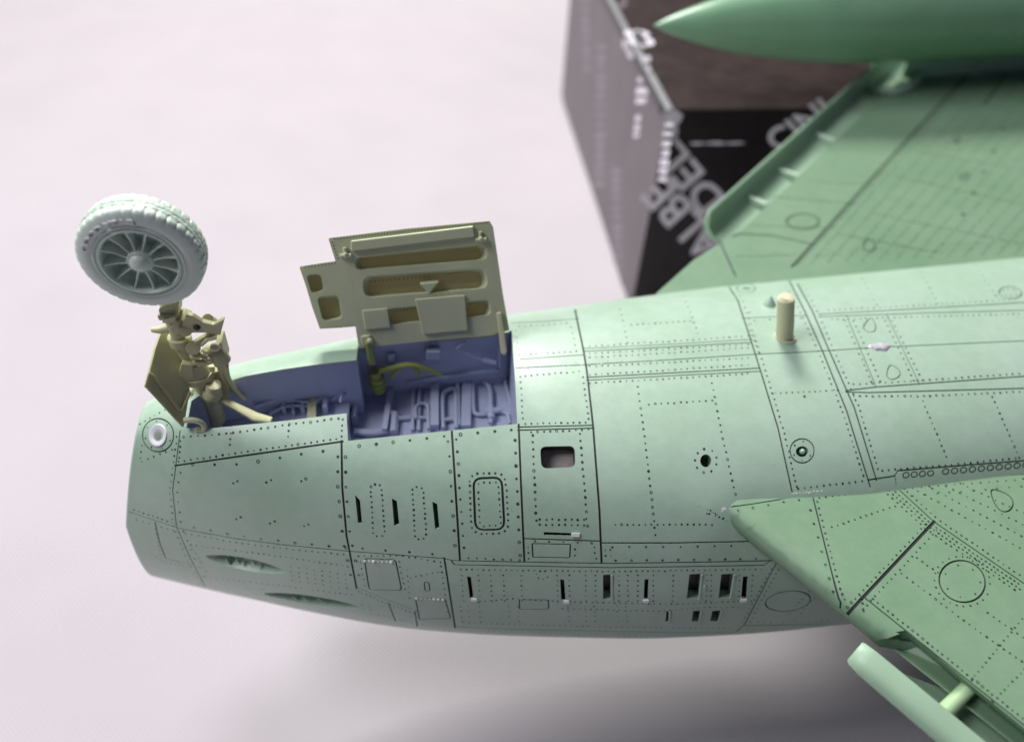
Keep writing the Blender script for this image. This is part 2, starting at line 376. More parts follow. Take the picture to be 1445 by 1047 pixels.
M_DIMW = mat('faded_mauve_print', (0.27, 0.235, 0.26), 0.5, 0.1)
M_RIM = mat('grey_card_edge', (0.24, 0.25, 0.25), 0.45, 0.15, vscale=3)
carton = empty('cardboard_box', (K0[0], K0[1], TZ+0.02), BYAW, None, 'dark kit carton with white lettering standing on the cloth behind the wing', 'box')
ca, sa = math.cos(BYAW), math.sin(BYAW); BR = np.array([[ca, sa, 0], [-sa, ca, 0], [0, 0, 1.0]])
def to_box(P): return BR@(np.array(P)-np.array([K0[0], K0[1], TZ+0.02]))
LIDH = 1.25
g = G(); g.box((BW/2, BDEP/2, (BH-0.1)/2), BW-0.16, BDEP-0.16, BH-0.12); g.make('box_tray', M_BLACK, carton, False, bevel=0.05)
g = G(); g.prism([(0.0, 0.0, BH-LIDH), (BW, 0, BH-LIDH), (BW, 0, BH-0.012), (0, 0, BH-0.012)], (0, 0.07, 0)); g.make('front_panel', M_BLACK, carton, False, bevel=0.015)
g = G(); g.prism([(0.0, 0.0, 0.0), (BW, 0, 0.0), (BW, 0, BH-LIDH-0.05), (0, 0, BH-LIDH-0.05)], (0, 0.07, 0)); g.make('front_panel', M_BLACK, carton, False, bevel=0.015)
g = G(); g.prism([(0, 0.075, 0), (0, BDEP, 0), (0, BDEP, BH-0.012), (0, 0.075, BH-0.012)], (0.07, 0, 0)); g.make('side_panel', M_SIDE, carton, False, bevel=0.02)
g = G(); g.box((BW/2+0.03, BDEP/2, BH+0.01), BW-0.2, BDEP-0.1, 0.08); lid = g.make('lid_top', M_BROWN, carton, False, bevel=0.03)
g = G(); g.box((0.035, BDEP/2, BH+0.015), 0.26, BDEP, 0.10); g.make('lid_rim', M_RIM, carton, False, bevel=0.03)
g = G(); g.box((-0.02, BDEP/2+0.4, BH-0.30), 0.05, BDEP-1.0, 0.46); g.make('lid_fold', M_BLACK, carton, False)
# worn white patches along the creases
def wear(name, c, sx, sy, n, m, ax):
    g = G(); a = [(math.cos(2*math.pi*k/n), math.sin(2*math.pi*k/n)) for k in range(n)]
    c = np.array(c, float); e, h = np.array(ax[0], float), np.array(ax[1], float); q = np.cross(e, h)
    P = [c+e*x*sx*(0.7+0.5*rng.random())+h*y*sy*(0.6+0.6*rng.random()) for x, y in a]
    g.prism(P, q*0.012); return g.make(name, m, carton, False)
X3, Y3, Z3 = np.eye(3)
for (x, z, sx, sz) in ((1.3, BH-LIDH-0.02, 0.35, 0.05), (2.0, BH-LIDH-0.02, 0.45, 0.07), (2.8, BH-LIDH-0.03, 0.4, 0.05), (0.25, BH-0.25, 0.28, 0.30), (0.3, BH-0.8, 0.2, 0.3)):
    wear('worn_patch', (x, -0.002, z), sx, sz, 11, M_WHITE, (X3, Z3))
yk = float(to_box(w_on(930, 55, (0, 0, BZ), Z3))[1])
for k in range(6): wear('worn_patch', (0.1+0.25*(k % 3), yk+(k//3)*0.9-0.7+0.3*rng.random(), BH+0.063), 0.28, 0.5, 10, M_WHITE, (X3, Y3))
for k in range(5): wear('worn_patch', (-0.05, yk-0.7+0.35*k, BH-0.25-0.25*rng.random()), 0.35, 0.22, 10, M_WHITE, (-Y3, Z3))
def text_mesh(txt):
    cd = bpy.data.curves.new('lettering', 'FONT'); cd.body = txt; cd.extrude = 0.0; cd.offset = 0.018; cd.resolution_u = 3
    ob = bpy.data.objects.new('lettering', cd); COL.objects.link(ob)
    dg = bpy.context.evaluated_depsgraph_get(); me = bpy.data.meshes.new_from_object(ob.evaluated_get(dg))
    V = np.array([v.co[:] for v in me.vertices]); Fc = [tuple(p.vertices) for p in me.polygons]
    bpy.data.objects.remove(ob); bpy.data.curves.remove(cd); bpy.data.meshes.remove(me); return V, Fc
def solid(V, Fc, n, t):   # thin solid letters from flat faces
    m = len(V); ec = {}
    for f in Fc:
        for a, b in zip(f, f[1:]+f[:1]): ec[(a, b)] = 1
    Fo = list(Fc)+[tuple(i+m for i in f)[::-1] for f in Fc]+[(b, a, a+m, b+m) for a, b in ec if (b, a) not in ec]
    return list(np.array(V)+np.array(n)*t)+list(np.array(V)), Fo
def print_on(txt, p0, p1, ph, P, n, lift, m, parent, name='lettering'):
    """text whose base line runs from pixel p0 to p1; ph = pixel at the top of the first letter"""
    V, Fc = text_mesh(txt); W = V[:, 0].max(); H = 0.70
    a = to_box(w_on(*p0, P, n)); b = to_box(w_on(*p1, P, n)); h = to_box(w_on(*ph, P, n)); nn = BR@n
    Q = [a+(b-a)*v[0]/W+(h-a)*v[1]/H+nn*lift for v in V]
    V2, F2 = solid(Q, [tuple(f) for f in Fc], nn, 0.012); mk(name, V2, F2, m, parent)
fn = BR.T@np.array([0, -1.0, 0]); PF = np.array([K0[0], K0[1], 0])
print_on('ALBE', (1022, 342), (938, 246), (988, 371), PF, fn, 0.002, M_WHITE, carton)
print_on('DEL', (1026, 282), (955, 196), (994, 308), PF, fn, 0.002, M_WHITE, carton)
print_on('CINI', (1098, 216), (1180, 163), (1074, 193), PF+fn*0.0, fn, 0.004, M_WHITE, carton)
# faded columns of print on the side
sn = BR.T@np.array([-1.0, 0, 0])
def column(x0, y0, x1, y1, wpx, m, n):
    g = G()
    for k in range(n):
        t0 = (k+0.1)/n; t1 = (k+0.55+0.35*rng.random())/n
        q = []
        for t, s_ in ((t0, -1), (t1, -1), (t1, 1), (t0, 1)):
            q.append(to_box(w_on(x0+(x1-x0)*t+s_*wpx/2*(0.7+0.4*rng.random()), y0+(y1-y0)*t, PF, sn)))
        nn = BR@sn; q = [p+nn*0.003 for p in q]; g.prism(q, nn*0.01)
    o = g.make('printed_lines', m, carton, False); return o
column(850, 62, 846, 268, 15, M_DIMW, 15); column(870, 236, 873, 420, 15, M_DIMW, 14); column(826, -5, 828, 105, 13, M_DIMW, 8)
column(912, 78, 904, 152, 17, M_WHITE, 5); column(901, 162, 897, 200, 9, M_WHITE, 3); column(945, 172, 934, 262, 12, M_WHITE, 7); column(884, -8, 877, 14, 10, M_DIMW, 2)

# ================================================================== the model aircraft
plane = empty('model_aircraft', tuple(ORG), YAW, None, 'pale green unpainted jet model lying belly up with nose gear raised', 'model aircraft')
KX = [-8.35, -7.6, -6.5, -5, -3, -1, 1, 3, 6, 12]
fA = pchip(KX, [1.05, 1.34, 1.77, 2.34, 3.0, 3.46, 3.79, 4.06, 4.2, 4.2])
fT = pchip(KX, [5.35, 5.6, 5.85, 5.95, 6, 6, 6, 6, 6, 6])
fB = pchip(KX, [-0.15, -0.42, -0.68, -0.84, -0.88, -0.8, -0.7, -0.6, -0.6, -0.65])
def yc(X): return np.where(X > 1.5, 0.078*(np.sqrt((X-1.5)**2+1.0)-1.0), 0)
XEND = 21.0
def S_f(UV):
    UV = np.asarray(UV, float); X = UV[..., 0]; T = math.pi-UV[..., 1]/3.4; e = 2/2.3
    a, zt, zb = fA(np.minimum(X, 12)), fT(np.minimum(X, 12)), fB(np.minimum(X, 12)); b = (zt-zb)/2; zc = (zt+zb)/2
    c, s = np.cos(T), np.sin(T)
    y = a*np.sign(c)*np.abs(c)**e; z = zc+b*np.sign(s)*np.abs(s)**e
    bl = np.clip(1-(X+8.35)/3, 0, 1); bu = 0.05*np.exp(-((X-3.35)/0.5)**2-((T-2.46)/0.20)**2); y = y-bu*0.8; z = z+bu*0.6
    return np.stack([X+np.where(z > 2.95, 0.33, 0.12)*(z-2.95)*bl**1.5, y+yc(X)*np.clip((z-0.5)/4.0, 0, 1), z], -1)
d2r = math.pi/180
FUS = Skin(S_f, -8.35, XEND, -90*d2r*3.4, 270*d2r*3.4, 190, 150)
FL = FUS.line
# openings -----------------------------------------------------------
BAY = [(263, 604), (300, 604), (340, 600), (400, 594), (489, 583), (491, 622), (560, 615), (640, 607), (730, 598), (727, 540), (722, 466), (716, 469), (600, 480), (505, 489),
       (503, 508), (450, 514), (400, 521), (345, 531), (300, 545), (270, 566)]
h_bay = FUS.hole(BAY, 9)
h_win = FUS.hole(rrect([(762, 630), (811, 629), (812, 659), (764, 661)], 0.28))
slits = [[(501, 698), (508, 706), (511, 739), (505, 738)], [(553, 703), (560, 707), (563.5, 740), (556, 742)], [(610, 707.5), (617, 711), (620, 745), (614, 746.5)],
         [(659, 813), (664.5, 814), (668, 843), (663, 844)], [(790.5, 817), (796, 818), (798, 847), (792, 846)], [(909.5, 817), (915.5, 817), (914, 845), (908.5, 844)], [(1048.5, 813), (1056, 813), (1053, 844), (1046, 842)],
         [(767, 750.5), (806, 752), (806, 756), (768, 755)]]
h_sl = [FUS.hole(q, 5) for q in slits]
wins = [[(851, 811), (866, 810), (866, 846), (851, 845)], [(973, 810), (993, 809), (989, 845), (969, 844)], [(1018, 810), (1039, 809), (1033, 844), (1014, 843)],
        [(940.5, 862), (948, 861.5), (947, 877), (939, 876)], [(978, 862), (992, 861), (989, 877), (976, 876)], [(1005, 862), (1021, 860), (1016, 877), (1002, 876)]]
h_wi = [FUS.hole(q, 6) for q in wins]
def leaf(cx, cy, L, b, tilt):
    t = math.radians(tilt); out = []
    for k in range(16): 
        s_ = -1+2*k/16; out.append((s_*L, -b*max(0, 1-s_*s_)**0.75))
    for k in range(16):
        s_ = 1-2*k/16; out.append((s_*L, b*max(0, 1-s_*s_)**0.62))
    return [(cx+x*math.cos(t)-y*math.sin(t), cy+x*math.sin(t)+y*math.cos(t)) for x, y in out]
h_gun = [FUS.hole(leaf(347, 796, 58, 8.5, 11.5), 6), FUS.hole(leaf(441, 847, 70, 6.0, 8.5), 6)]
h_h1 = FUS.hole(ell(996, 650, 8, 9), 4); h_h2 = FUS.hole(ell(1132, 637, 9, 7.5), 4)
# panel lines ----------------------------------------------------------
FL([(248, 657), (330, 645), (483, 623)]); FL([(254, 609), (248, 658), (243.5, 691), (249, 743), (268, 786), (292, 832)], 0.018)
FL([(482, 623), (483, 688), (489, 756), (503, 829)], 0.034); FL([(184, 723), (254, 746), (332, 760), (402, 769), (494, 778), (626, 788), (639, 791), (735, 793), (860, 795), (1000, 793), (1089, 791)], 0.026)
FL([(219, 738), (225, 765), (234, 788), (271, 797)], 0.022); FL([(637.5, 607), (641, 661), (649, 790)], 0.034); FL([(732, 600), (735, 677), (740, 792)], 0.032)
FL([(732, 602.5), (836, 600)], 0.022); FL([(732, 607), (837, 604)], 0.022)
FL([(808, 424), (810, 430), (817, 464), (824, 497), (829, 530), (837, 601), (846, 720), (849, 794)], 0.034)
FL([(740, 760), (847, 763.5), (847.6, 766), (950, 766), (1056, 764)], 0.026); FL([(637, 791.5), (642, 797), (735, 798.5), (860, 801), (1000, 799), (1079, 797.5), (1086, 792)], 0.024, ext=0)
FL([(503, 828), (538, 843), (589, 862)], 0.016); FL([(627, 788), (636, 846), (642, 884)], 0.030); FL([(642, 884), (735, 888), (860, 890), (950, 892), (1036, 892)], 0.02)
FL([(1095, 796), (1072, 840), (1051, 880), (1034, 896)], 0.024); FL([(1051, 882), (1120, 881), (1230, 879)], 0.024); FL([(548, 850), (558, 876)], 0.02, ext=0); FL([(585.5, 862), (589, 884)], 0.02, ext=0)
FL(rrect([(751, 767), (805, 768), (804, 787), (752, 786)], 0.03, 1), 0.022, True); FL(rrect([(668, 675), (708, 673.5), (712, 747), (671, 748)], 0.30), 0.036, True)
FL(rrect([(514, 788), (558, 789.5), (567, 833), (521, 832)], 0.12), 0.024, True); FL(rrect([(586, 843), (628, 845), (636, 872), (592, 874)], 0.06), 0.022, True)
FL(rrect([(598.5, 821), (605, 821), (607, 834), (600, 834)], 0.45), 0.018, True); FL(rrect([(733, 846), (774, 846), (774, 859.5), (733, 859.5)], 0.04, 1), 0.020, True)
FL(ell(1112, 848, 32, 14, -7), 0.024, True)
FL([(723, 456), (770, 453.5), (815, 450)], 0.022); FL([(735, 507), (822, 501)], 0.018); FL([(824, 496), (940, 490), (1060, 483.5)], 0.02); FL([(824, 492), (940, 486), (1060, 479)], 0.015)
FL([(829, 532.5), (950, 526), (1071, 519.5)], 0.024); FL([(829, 536.5), (950, 530), (1072, 524)], 0.02)
FL([(730, 519.5), (824, 515), (904, 510), (1064, 500), (1130, 497), (1161, 495), (1240, 490), (1330, 486), (1445, 481), (1560, 476)], 0.020)
FL([(1017, 387), (1041, 423.5), (1061, 484), (1074.5, 527), (1098, 604), (1118, 694)], 0.028); FL([(1048, 449), (1137, 445)], 0.020)
FL(ell(223, 614, 22, 23.5), 0.024, True); FL(ell(1132, 636, 17, 17), 0.022, True); FL(ell(1053, 407, 13, 6), 0.016, True, 0); FL(ell(1426, 413, 16, 8.5, 4), 0.020, True)
FL([(1104.5, 378), (1137, 442), (1161, 496), (1195, 580), (1228, 686)], 0.03); FL([(1112, 376), (1146, 438), (1170, 494), (1206, 576), (1237, 677)], 0.03)
FL([(1104, 377.5), (1136, 375)], 0.02); FL([(1136, 375), (1139, 379.5), (1300, 371), (1445, 364), (1600, 356)], 0.026)
FL([(1157, 443.5), (1300, 435.5), (1445, 427), (1600, 418)], 0.024); FL([(1157, 447), (1300, 442), (1445, 438), (1600, 432)], 0.022)
FL([(1195, 551), (1237, 546), (1445, 531), (1600, 520)], 0.024); FL([(1195, 553), (1225, 554), (1445, 548), (1600, 543)], 0.024)
FL([(1195, 446), (1236, 545)], 0.018); FL([(1251.5, 445), (1297, 541)], 0.018)
FL([(1226, 677), (1263, 671.5), (1267, 664), (1360, 656.5), (1445, 650), (1600, 638)], 0.024); FL([(1263, 671), (1265, 682)], 0.02)
def drop_shape(cx, cy, a, b, tilt):
    t = math.radians(tilt); out = []
    for k in range(22):
        th = 2*math.pi*k/22; x = a*math.cos(th); y = b*math.sin(th)*(1-0.42*math.cos(th)); out.append((cx+x*math.cos(t)-y*math.sin(t), cy+x*math.sin(t)+y*math.cos(t)))
    return out
FL(drop_shape(1228, 459, 10, 8, -80), 0.018, True); FL(drop_shape(1260, 525, 10, 9, -110), 0.018, True)
fus = FUS.build('fuselage', M_SKIN, M_GROOVE, plane)
fus['label'] = 'light green belly-up fuselage with black washed panel lines'
# rivets ----------------------------------------------------------------
g = G(); RV = lambda p, sp=8.5, r=0.021, off=0: FUS.rivets(g, p, sp, r, off)
A_ = [(254, 613), (330, 606), (410, 594), (486, 585)]; RV(A_, 10, 0.024, 4.5); RV([(248, 657), (330, 645), (483, 623)], 9, 0.022, -5); RV([(256, 652), (330, 653), (478, 630)], 31, 0.030, 3)
RV([(326, 608), (324, 634)], 8); RV([(408, 596), (406, 622)], 8); RV([(484, 588), (482, 617)], 8); RV([(255, 618), (253, 650)], 8)
RV([(477, 634), (477, 690), (483, 756), (496, 815)], 21, 0.030); RV([(487, 634), (488, 690), (494, 756), (507, 815)], 21, 0.030)
C_ = [(190, 727), (254, 746), (332, 760), (402, 769), (494, 778)]; RV(C_, 9, 0.018, 5); RV([(262, 742), (332, 755), (402, 764), (490, 773)], 24, 0.026)
RV([(250, 612), (244, 660), (239, 690), (245, 742), (262, 786), (286, 830)], 9, 0.02); RV([(256, 660), (250, 690), (256, 742), (274, 786), (296, 830)], 14, 0.022)
RV([(200.6, 624), (197.5, 652), (246, 633)], 9); RV([(194, 600), (228, 581), (262, 560)], 8, 0.018); RV([(186, 718), (250, 740)], 7, 0.02)
for x, y in ((328, 681), (375, 680), (424, 678), (332, 732), (380, 738), (428, 742)): RV([(x-2, y+2), (x+8, y-3)], 7, 0.024)
RV([(265, 768), (360, 780), (491, 799)], 8, 0.018); RV([(272, 772), (292, 808)], 7, 0.018); RV([(286, 814), (400, 826), (503, 840)], 8, 0.018); RV([(300, 826), (430, 862), (520, 876)], 9, 0.018)
for k in range(8): RV([(410+11*k, 796+1.6*k), (413+11*k, 824+1.6*k)], 6.5, 0.017)
for x, y in ((345, 829), (360, 838)): RV([(x, y), (x+30, y+3)], 6, 0.018)
RV([(219, 744), (228, 790)], 6, 0.017); RV([(232, 792), (268, 801)], 6, 0.017); RV([(212, 780), (240, 800)], 6, 0.016)
D1 = [(637.5, 612), (641, 661), (649, 785)]; RV(D1, 21, 0.030, 6); RV(D1, 17, 0.028, -6); E1 = [(732, 612), (735, 677), (740, 785)]; RV(E1, 18, 0.030, 6)
RV([(495, 631), (560, 623), (640, 614), (728, 606)], 24, 0.030); RV([(495, 772), (640, 784)], 33, 0.026); RV([(655, 787), (738, 790)], 12, 0.02)
for cx, cy in ((532, 720), (591, 724)): 
    pp = rrect([(cx-9.5, cy-37), (cx+6, cy-37), (cx+11, cy+36), (cx-5, cy+37)], 0.48, 5); RV(pp+[pp[0]], 7.3, 0.021)
pp = rrect([(662, 668), (713, 667), (718, 752), (665, 753)], 0.3); RV(pp+[pp[0]], 8.4, 0.022); pp = rrect([(674, 681), (703, 680), (707, 741), (677, 742)], 0.2); RV(pp+[pp[0]], 8.4, 0.02)
RV([(751, 609), (757, 740)], 10, 0.026); RV([(818, 607), (829, 742)], 10, 0.026); RV([(745, 610), (833, 606)], 9, 0.022); RV([(757, 733), (830, 733)], 9, 0.022); RV([(757, 740), (830, 741)], 9, 0.022)
RV([(745, 763), (842, 766)], 20, 0.02); RV([(745, 768), (746, 790)], 8, 0.018); RV([(838, 768), (841, 790)], 8, 0.018); RV([(811, 770), (811, 786)], 9, 0.018)
RV([(852, 772), (1052, 770)], 24, 0.022); RV([(858, 791), (1080, 788)], 22, 0.024); RV([(853, 772), (855, 790)], 8, 0.018); RV([(861, 772), (862, 790)], 8, 0.018)
RV([(864, 740), (1010, 740)], 8.5, 0.02)
G1 = [(646, 803), (735, 804.5), (860, 806), (1075, 803)]; RV(G1, 8, 0.018)
for x0 in (651, 675, 692, 710, 735, 786, 803, 826, 840, 873, 886, 900, 922, 950, 998, 1004, 1044, 1062): RV([(x0, 808), (x0+3-0.012*(x0-650), 848)], 7.2, 0.018)
RV([(672, 850), (720, 844), (786, 848), (850, 850), (960, 852), (1040, 848)], 8, 0.018); RV([(650, 878), (860, 884), (1035, 886)], 8, 0.017); RV([(790, 858), (930, 862), (1000, 856), (1050, 857)], 8, 0.017)
for x0 in (650, 660, 676, 717, 730, 801, 825, 838, 870, 883): RV([(x0, 852), (x0+3, 882)], 7, 0.016)
RV([(1090, 800), (1046, 880)], 7, 0.018); RV([(1100, 800), (1058, 878)], 7, 0.018); RV([(1056, 878), (1190, 875)], 9, 0.018); RV([(1040, 888), (1230, 887)], 10, 0.016); RV([(1160, 830), (1120, 876)], 7, 0.016); RV([(1148, 826), (1110, 870)], 7, 0.016)
RV([(645, 889), (860, 895), (1030, 897)], 8, 0.016)
RV([(501, 785), (560, 783), (622, 793)], 9, 0.02); RV([(562, 788), (572, 832)], 8, 0.018); RV([(508, 790), (516, 832)], 8, 0.018); RV([(575, 816), (622, 806)], 8, 0.018); RV([(622, 795), (632, 870)], 8, 0.02); RV([(574, 800), (578, 845)], 8, 0.016)
RV([(503, 833), (538, 848), (587, 866)], 6, 0.018); RV([(510, 850), (516, 870)], 6, 0.016); RV([(520, 852), (526, 872)], 6, 0.016); RV([(530, 866), (590, 880), (640, 890)], 8, 0.017)
RV(ell(765, 811, 9, 6, 0, 10), 7, 0.016)
# belly
FV = [(810, 430), (817, 464), (824, 497), (829, 530), (837, 601), (846, 720), (848, 760)]
RV([(728, 461), (806, 456)], 8.5, 0.021); RV([(737, 531), (822, 524)], 8.5, 0.022); RV([(727, 463), (733, 505)], 8.5, 0.02); RV([(734, 527), (738, 595)], 8.5, 0.022); RV([(805, 458), (814, 497)], 8.5, 0.02); RV([(822, 528), (831, 595)], 8.5, 0.022); RV([(737, 598), (833, 596)], 8.5, 0.022); RV([(737, 501), (818, 496)], 8, 0.018)
for y0, y1 in ((489, 474), (499, 486), (505, 491), (517, 505), (529, 514.5), (541, 527)): RV([(828, y0), (950, (y0+y1)/2), (1058, y1)], 8.6, 0.021)
RV([(874, 433), (885.5, 484)], 8); RV([(961, 407), (987.5, 477)], 8); RV([(887, 459), (974, 453)], 8.3)
RV([(899, 541), (910, 620), (921, 718), (925, 760)], 10, 0.024); RV([(1003.6, 535.5), (1020, 620), (1039, 704)], 10, 0.024); RV([(911, 571), (1008, 565)], 9, 0.022)
N_ = [(1018, 390), (1041, 423.5), (1061, 484), (1074.5, 527), (1098, 604), (1118, 690)]; RV(N_, 8.5, 0.021, -6.5)
RV([(1024, 393), (1096, 382)], 8, 0.017); RV([(1053, 453), (1135, 449)], 22, 0.022); RV([(1054, 442), (1060, 440)], 8)
RV([(1055, 455), (1072, 500)], 8, 0.02); RV([(1090, 555), (1182, 551)], 8, 0.018); RV([(1122, 559), (1151, 561)], 27, 0.03)
O1 = [(1104.5, 382), (1137, 442), (1161, 496), (1195, 580), (1226, 676)]; RV(O1, 8.5, 0.021, 6); O2 = [(1112, 380), (1146, 438), (1170, 494), (1206, 576), (1235, 670)]; RV(O2, 8.5, 0.021, -6)
RV([(1122, 690), (1222, 678)], 9, 0.022); RV([(1136, 383), (1300, 376), (1440, 369)], 8, 0.017); RV([(1165, 438), (1300, 431), (1440, 422)], 8, 0.02); RV([(1170, 451), (1300, 447), (1440, 443)], 8, 0.02)
RV([(1200, 543), (1300, 537), (1440, 527)], 9, 0.022); RV([(1200, 559), (1300, 559), (1440, 553)], 9, 0.024); RV([(1240, 664), (1340, 656), (1440, 646)], 9, 0.024)
for a, b in (((1210, 382), (1239, 434)), ((1293, 373), (1324, 429)), ((1375, 371), (1408, 422)), ((1300.5, 562), (1337, 649)), ((1398.6, 556), (1440, 649)), ((1191, 449), (1230, 540)), ((1203, 449), (1243, 540)), ((1247, 449), (1290, 538)), ((1257, 449), (1302, 538))): RV([a, b], 8.5, 0.022)
RV(ell(996, 650, 16, 17, 0, 12)+[(1012, 650)], 11.5, 0.024); RV(ell(1132, 636, 13, 13.5, 0, 12), 14, 0.02); RV(ell(1426, 413, 11, 5.5, 4, 12), 8, 0.018); RV(ell(223, 614, 18.5, 20, 0, 14), 16, 0.016)
g.make('rivets', M_RIVET, fus, False, stuff=True)
# stamped ring rows along the fillet
g = G()
def ring(skin, g, cx, cy, a, b, wd=0.02):
    q = [skin.uv(*p) for p in ell(cx, cy, a, b, -25, 14)]
    if any(x is None for x in q): return
    P = [skin.frame(x) for x in q]; c = sum(p[0] for p in P)/14; n = 14
    V = [p[0]+p[3]*0.006 for p in P]+[c+(p[0]-c)*0.72+p[3]*0.006 for p in P]; g.add(V, [(i, (i+1) % n, n+(i+1) % n, n+i) for i in range(n)])
for k in range(4): ring(FUS, g, 1278+11.6*k, 670-0.9*k, 5.2, 4.2)
for k in range(16): ring(FUS, g, 1334+12.6*k, 665-1.05*k, 5.4, 4.3)
for k in range(5): ring(FUS, g, 1146+7.2*k, 375.5-0.4*k, 3.6, 2.2)
for k in range(25): ring(FUS, g, 1192+7.6*k, 373-0.42*k, 3.8, 2.2)
for k in range(8): ring(FUS, g, 1390+7.4*k, 362.5-0.42*k, 3.8, 2.2)
g.make('stamped_rings', M_RIVET, fus, False, stuff=True)

# ---- nose lip and intake duct
g = G(); ring0 = [S_f(np.array([-8.35, t*d2r*3.4])) for t in range(0, 360, 6)]; n = 60
cen = sum(ring0)/n; prof = [(1.0, 0.0), (0.99, -0.03), (0.965, -0.055), (0.93, -0.07), (0.89, -0.06), (0.85, -0.03), (0.82, 0.03), (0.79, 0.2), (0.74, 1.2)]
V = []
for s_, dx in prof: V += [cen+(p-cen)*s_+np.array([dx, 0, 0]) for p in ring0]
g.add(V, [(i*n+k, i*n+(k+1) % n, (i+1)*n+(k+1) % n, (i+1)*n+k) for i in range(len(prof)-1) for k in range(n)]+[tuple(range((len(prof)-1)*n, len(prof)*n))])
g.make('intake_lip', M_SKIN, fus)
# ---- openings
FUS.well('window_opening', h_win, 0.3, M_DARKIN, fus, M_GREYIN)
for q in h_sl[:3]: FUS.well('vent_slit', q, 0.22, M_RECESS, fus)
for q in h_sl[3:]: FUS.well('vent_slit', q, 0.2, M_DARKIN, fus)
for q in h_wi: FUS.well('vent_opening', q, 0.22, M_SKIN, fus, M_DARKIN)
for hq, y0 in zip(h_gun, (0, 1)):
    o, c, N = FUS.well('gun_trough', hq, 0.15, M_SKIN, fus, None, taper=0.72)
    e = (FUS.frame(hq[0])[0]-FUS.frame(hq[16])[0]); e /= np.linalg.norm(e); h = np.cross(N, e)
    for s_ in (-0.18, 0.22, 0.5): g = G(); g.box(c-N*0.075+e*s_, 0.03, 0.15, 0.12, (e, h, N)); g.make('trough_bulkhead', M_SKIN, fus, False)
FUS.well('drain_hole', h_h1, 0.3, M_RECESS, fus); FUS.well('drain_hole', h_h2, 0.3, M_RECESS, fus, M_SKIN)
g = G(); p, su, sv, N = FUS.frame(FUS.uv(1134, 636)); g.ball(p-N*0.06, 0.06); g.make('moulding_stub', M_SKIN, fus)
p, su, sv, N = FUS.frame(FUS.uv(223, 614)); g = G(); g.lathe([(0.22, 0.002), (0.21, 0.02), (0.16, 0.022), (0.10, -0.015), (0.05, -0.02)], p, N, 32); g.make('lamp_ring', M_SILVER, fus)
g = G(); g.lathe([(0.075, 0.004), (0.001, 0.006)], p, N, 20); g.make('lamp_socket', M_GREYIN, fus)
p, su, sv, N = FUS.frame(FUS.uv(1053, 407)); g = G(); g.lathe([(0.10, 0.004), (0.001, 0.008)], p, N, 20); g.make('drain_hole', M_RECESS, fus)
def lumps(name, pts, m, r0, parent, skin, flat=0.35):
    g = G()
    for x, y in pts:
        q = skin.uv(x, y)
        if q is None: continue
        P, su, sv, N = skin.frame(q); r = r0*(0.6+0.8*rng.random()); k = len(g.v)
        g.lathe([(r*math.cos(a), flat*r*math.sin(a)-0.005) for a in (0.0, 0.5, 1.0, 1.5)], P, N, 8)
    return g.make(name, m, parent)
lumps('seam_scars', [(732+i*3.0+rng.normal(0, 1), 519.0-i*0.17+rng.normal(0, 1.2)) for i in range(60)], M_RIVET, 0.026, fus, FUS, 0.15)['kind'] = 'stuff'
lumps('seam_scratches', [(738+rng.random()*700, 0) for i in range(0)] + [(732+i*9+rng.normal(0, 2), 520.5-i*0.5+rng.normal(0, 1.0)) for i in range(22)], M_SCRATCH, 0.014, fus, FUS)['kind'] = 'stuff'
lumps('joint_scuffs', [(1018+rng.random()*20, 722-rng.random()*6) for i in range(26)]+[(1118+i*2.2, 697-i*0.22+rng.normal(0, 0.8)) for i in range(20)]+[(1262+rng.random()*14, 373+rng.random()*3) for i in range(8)], M_SCRATCH, 0.018, fus, FUS)['kind'] = 'stuff'
lumps('black_grime', [(984+i*1.6+rng.normal(0, 1.5), 714+i*0.75+rng.normal(0, 1.8)) for i in range(30) for _k in (0, 1)], M_RIVET, 0.022, fus, FUS, 0.15)['kind'] = 'stuff'
p, su, sv, N = FUS.frame(FUS.uv(1242, 490)); e = np.array([1, 0.02, 0]); h = np.cross(N, e); g = G()
V = []; 
for i, (s_, zz) in enumerate(((1, 0), (0.8, 0.035), (0.45, 0.055), (0.05, 0.05))):
    V += [p+N*(zz-0.004)+s_*(0.26*math.cos(a)*e*(1+0.18*math.sin(3*a))+0.11*math.sin(a)*h*(1+0.2*math.cos(5*a))) for a in np.linspace(0, 2*math.pi, 21)[:-1]]
g.add(V, [(i*20+k, i*20+(k+1) % 20, (i+1)*20+(k+1) % 20, (i+1)*20+k) for i in range(3) for k in range(20)]+[tuple(range(60, 80))]); g.make('glue_blob', M_GLUE, fus)
# peg and cone
p, su, sv, N = FUS.frame(FUS.uv(1108, 476)); g = G(); top = on_y(1109, 421, float(p[1])+0.10)
g.tube([p-np.array([0, 0, 0.1]), p+(top-p)*0.4, top, top+np.array([0.0, 0, 0.06])], [0.19, 0.18, 0.175, 0.12], 20, False); g.lathe([(0.23, -0.02), (0.23, 0.03), (0.19, 0.04)], p, N, 24); g.make('mounting_peg', M_PEG, fus)
p, su, sv, N = FUS.frame(FUS.uv(1085, 430)); g = G(); g.lathe([(0.17, -0.02), (0.14, 0.04), (0.03, 0.22), (0.002, 0.23)], p, N, 14); g.make('moulding_cone', M_SKIN, fus)
for q in wins:
    a, b = FUS.uv(*q[1]), FUS.uv(*q[2]); A, B = FUS.frame(a), FUS.frame(b); t = B[0]-A[0]; L = np.linalg.norm(t); t /= L; N = A[3]; e = np.cross(t, N)
    g = G(); g.box((A[0]+B[0])/2+e*0.035+N*0.008, L*0.98, 0.05, 0.035, (t, e, N)); g.make('vent_rim', M_SKIN, fus, False, bevel=0.01)
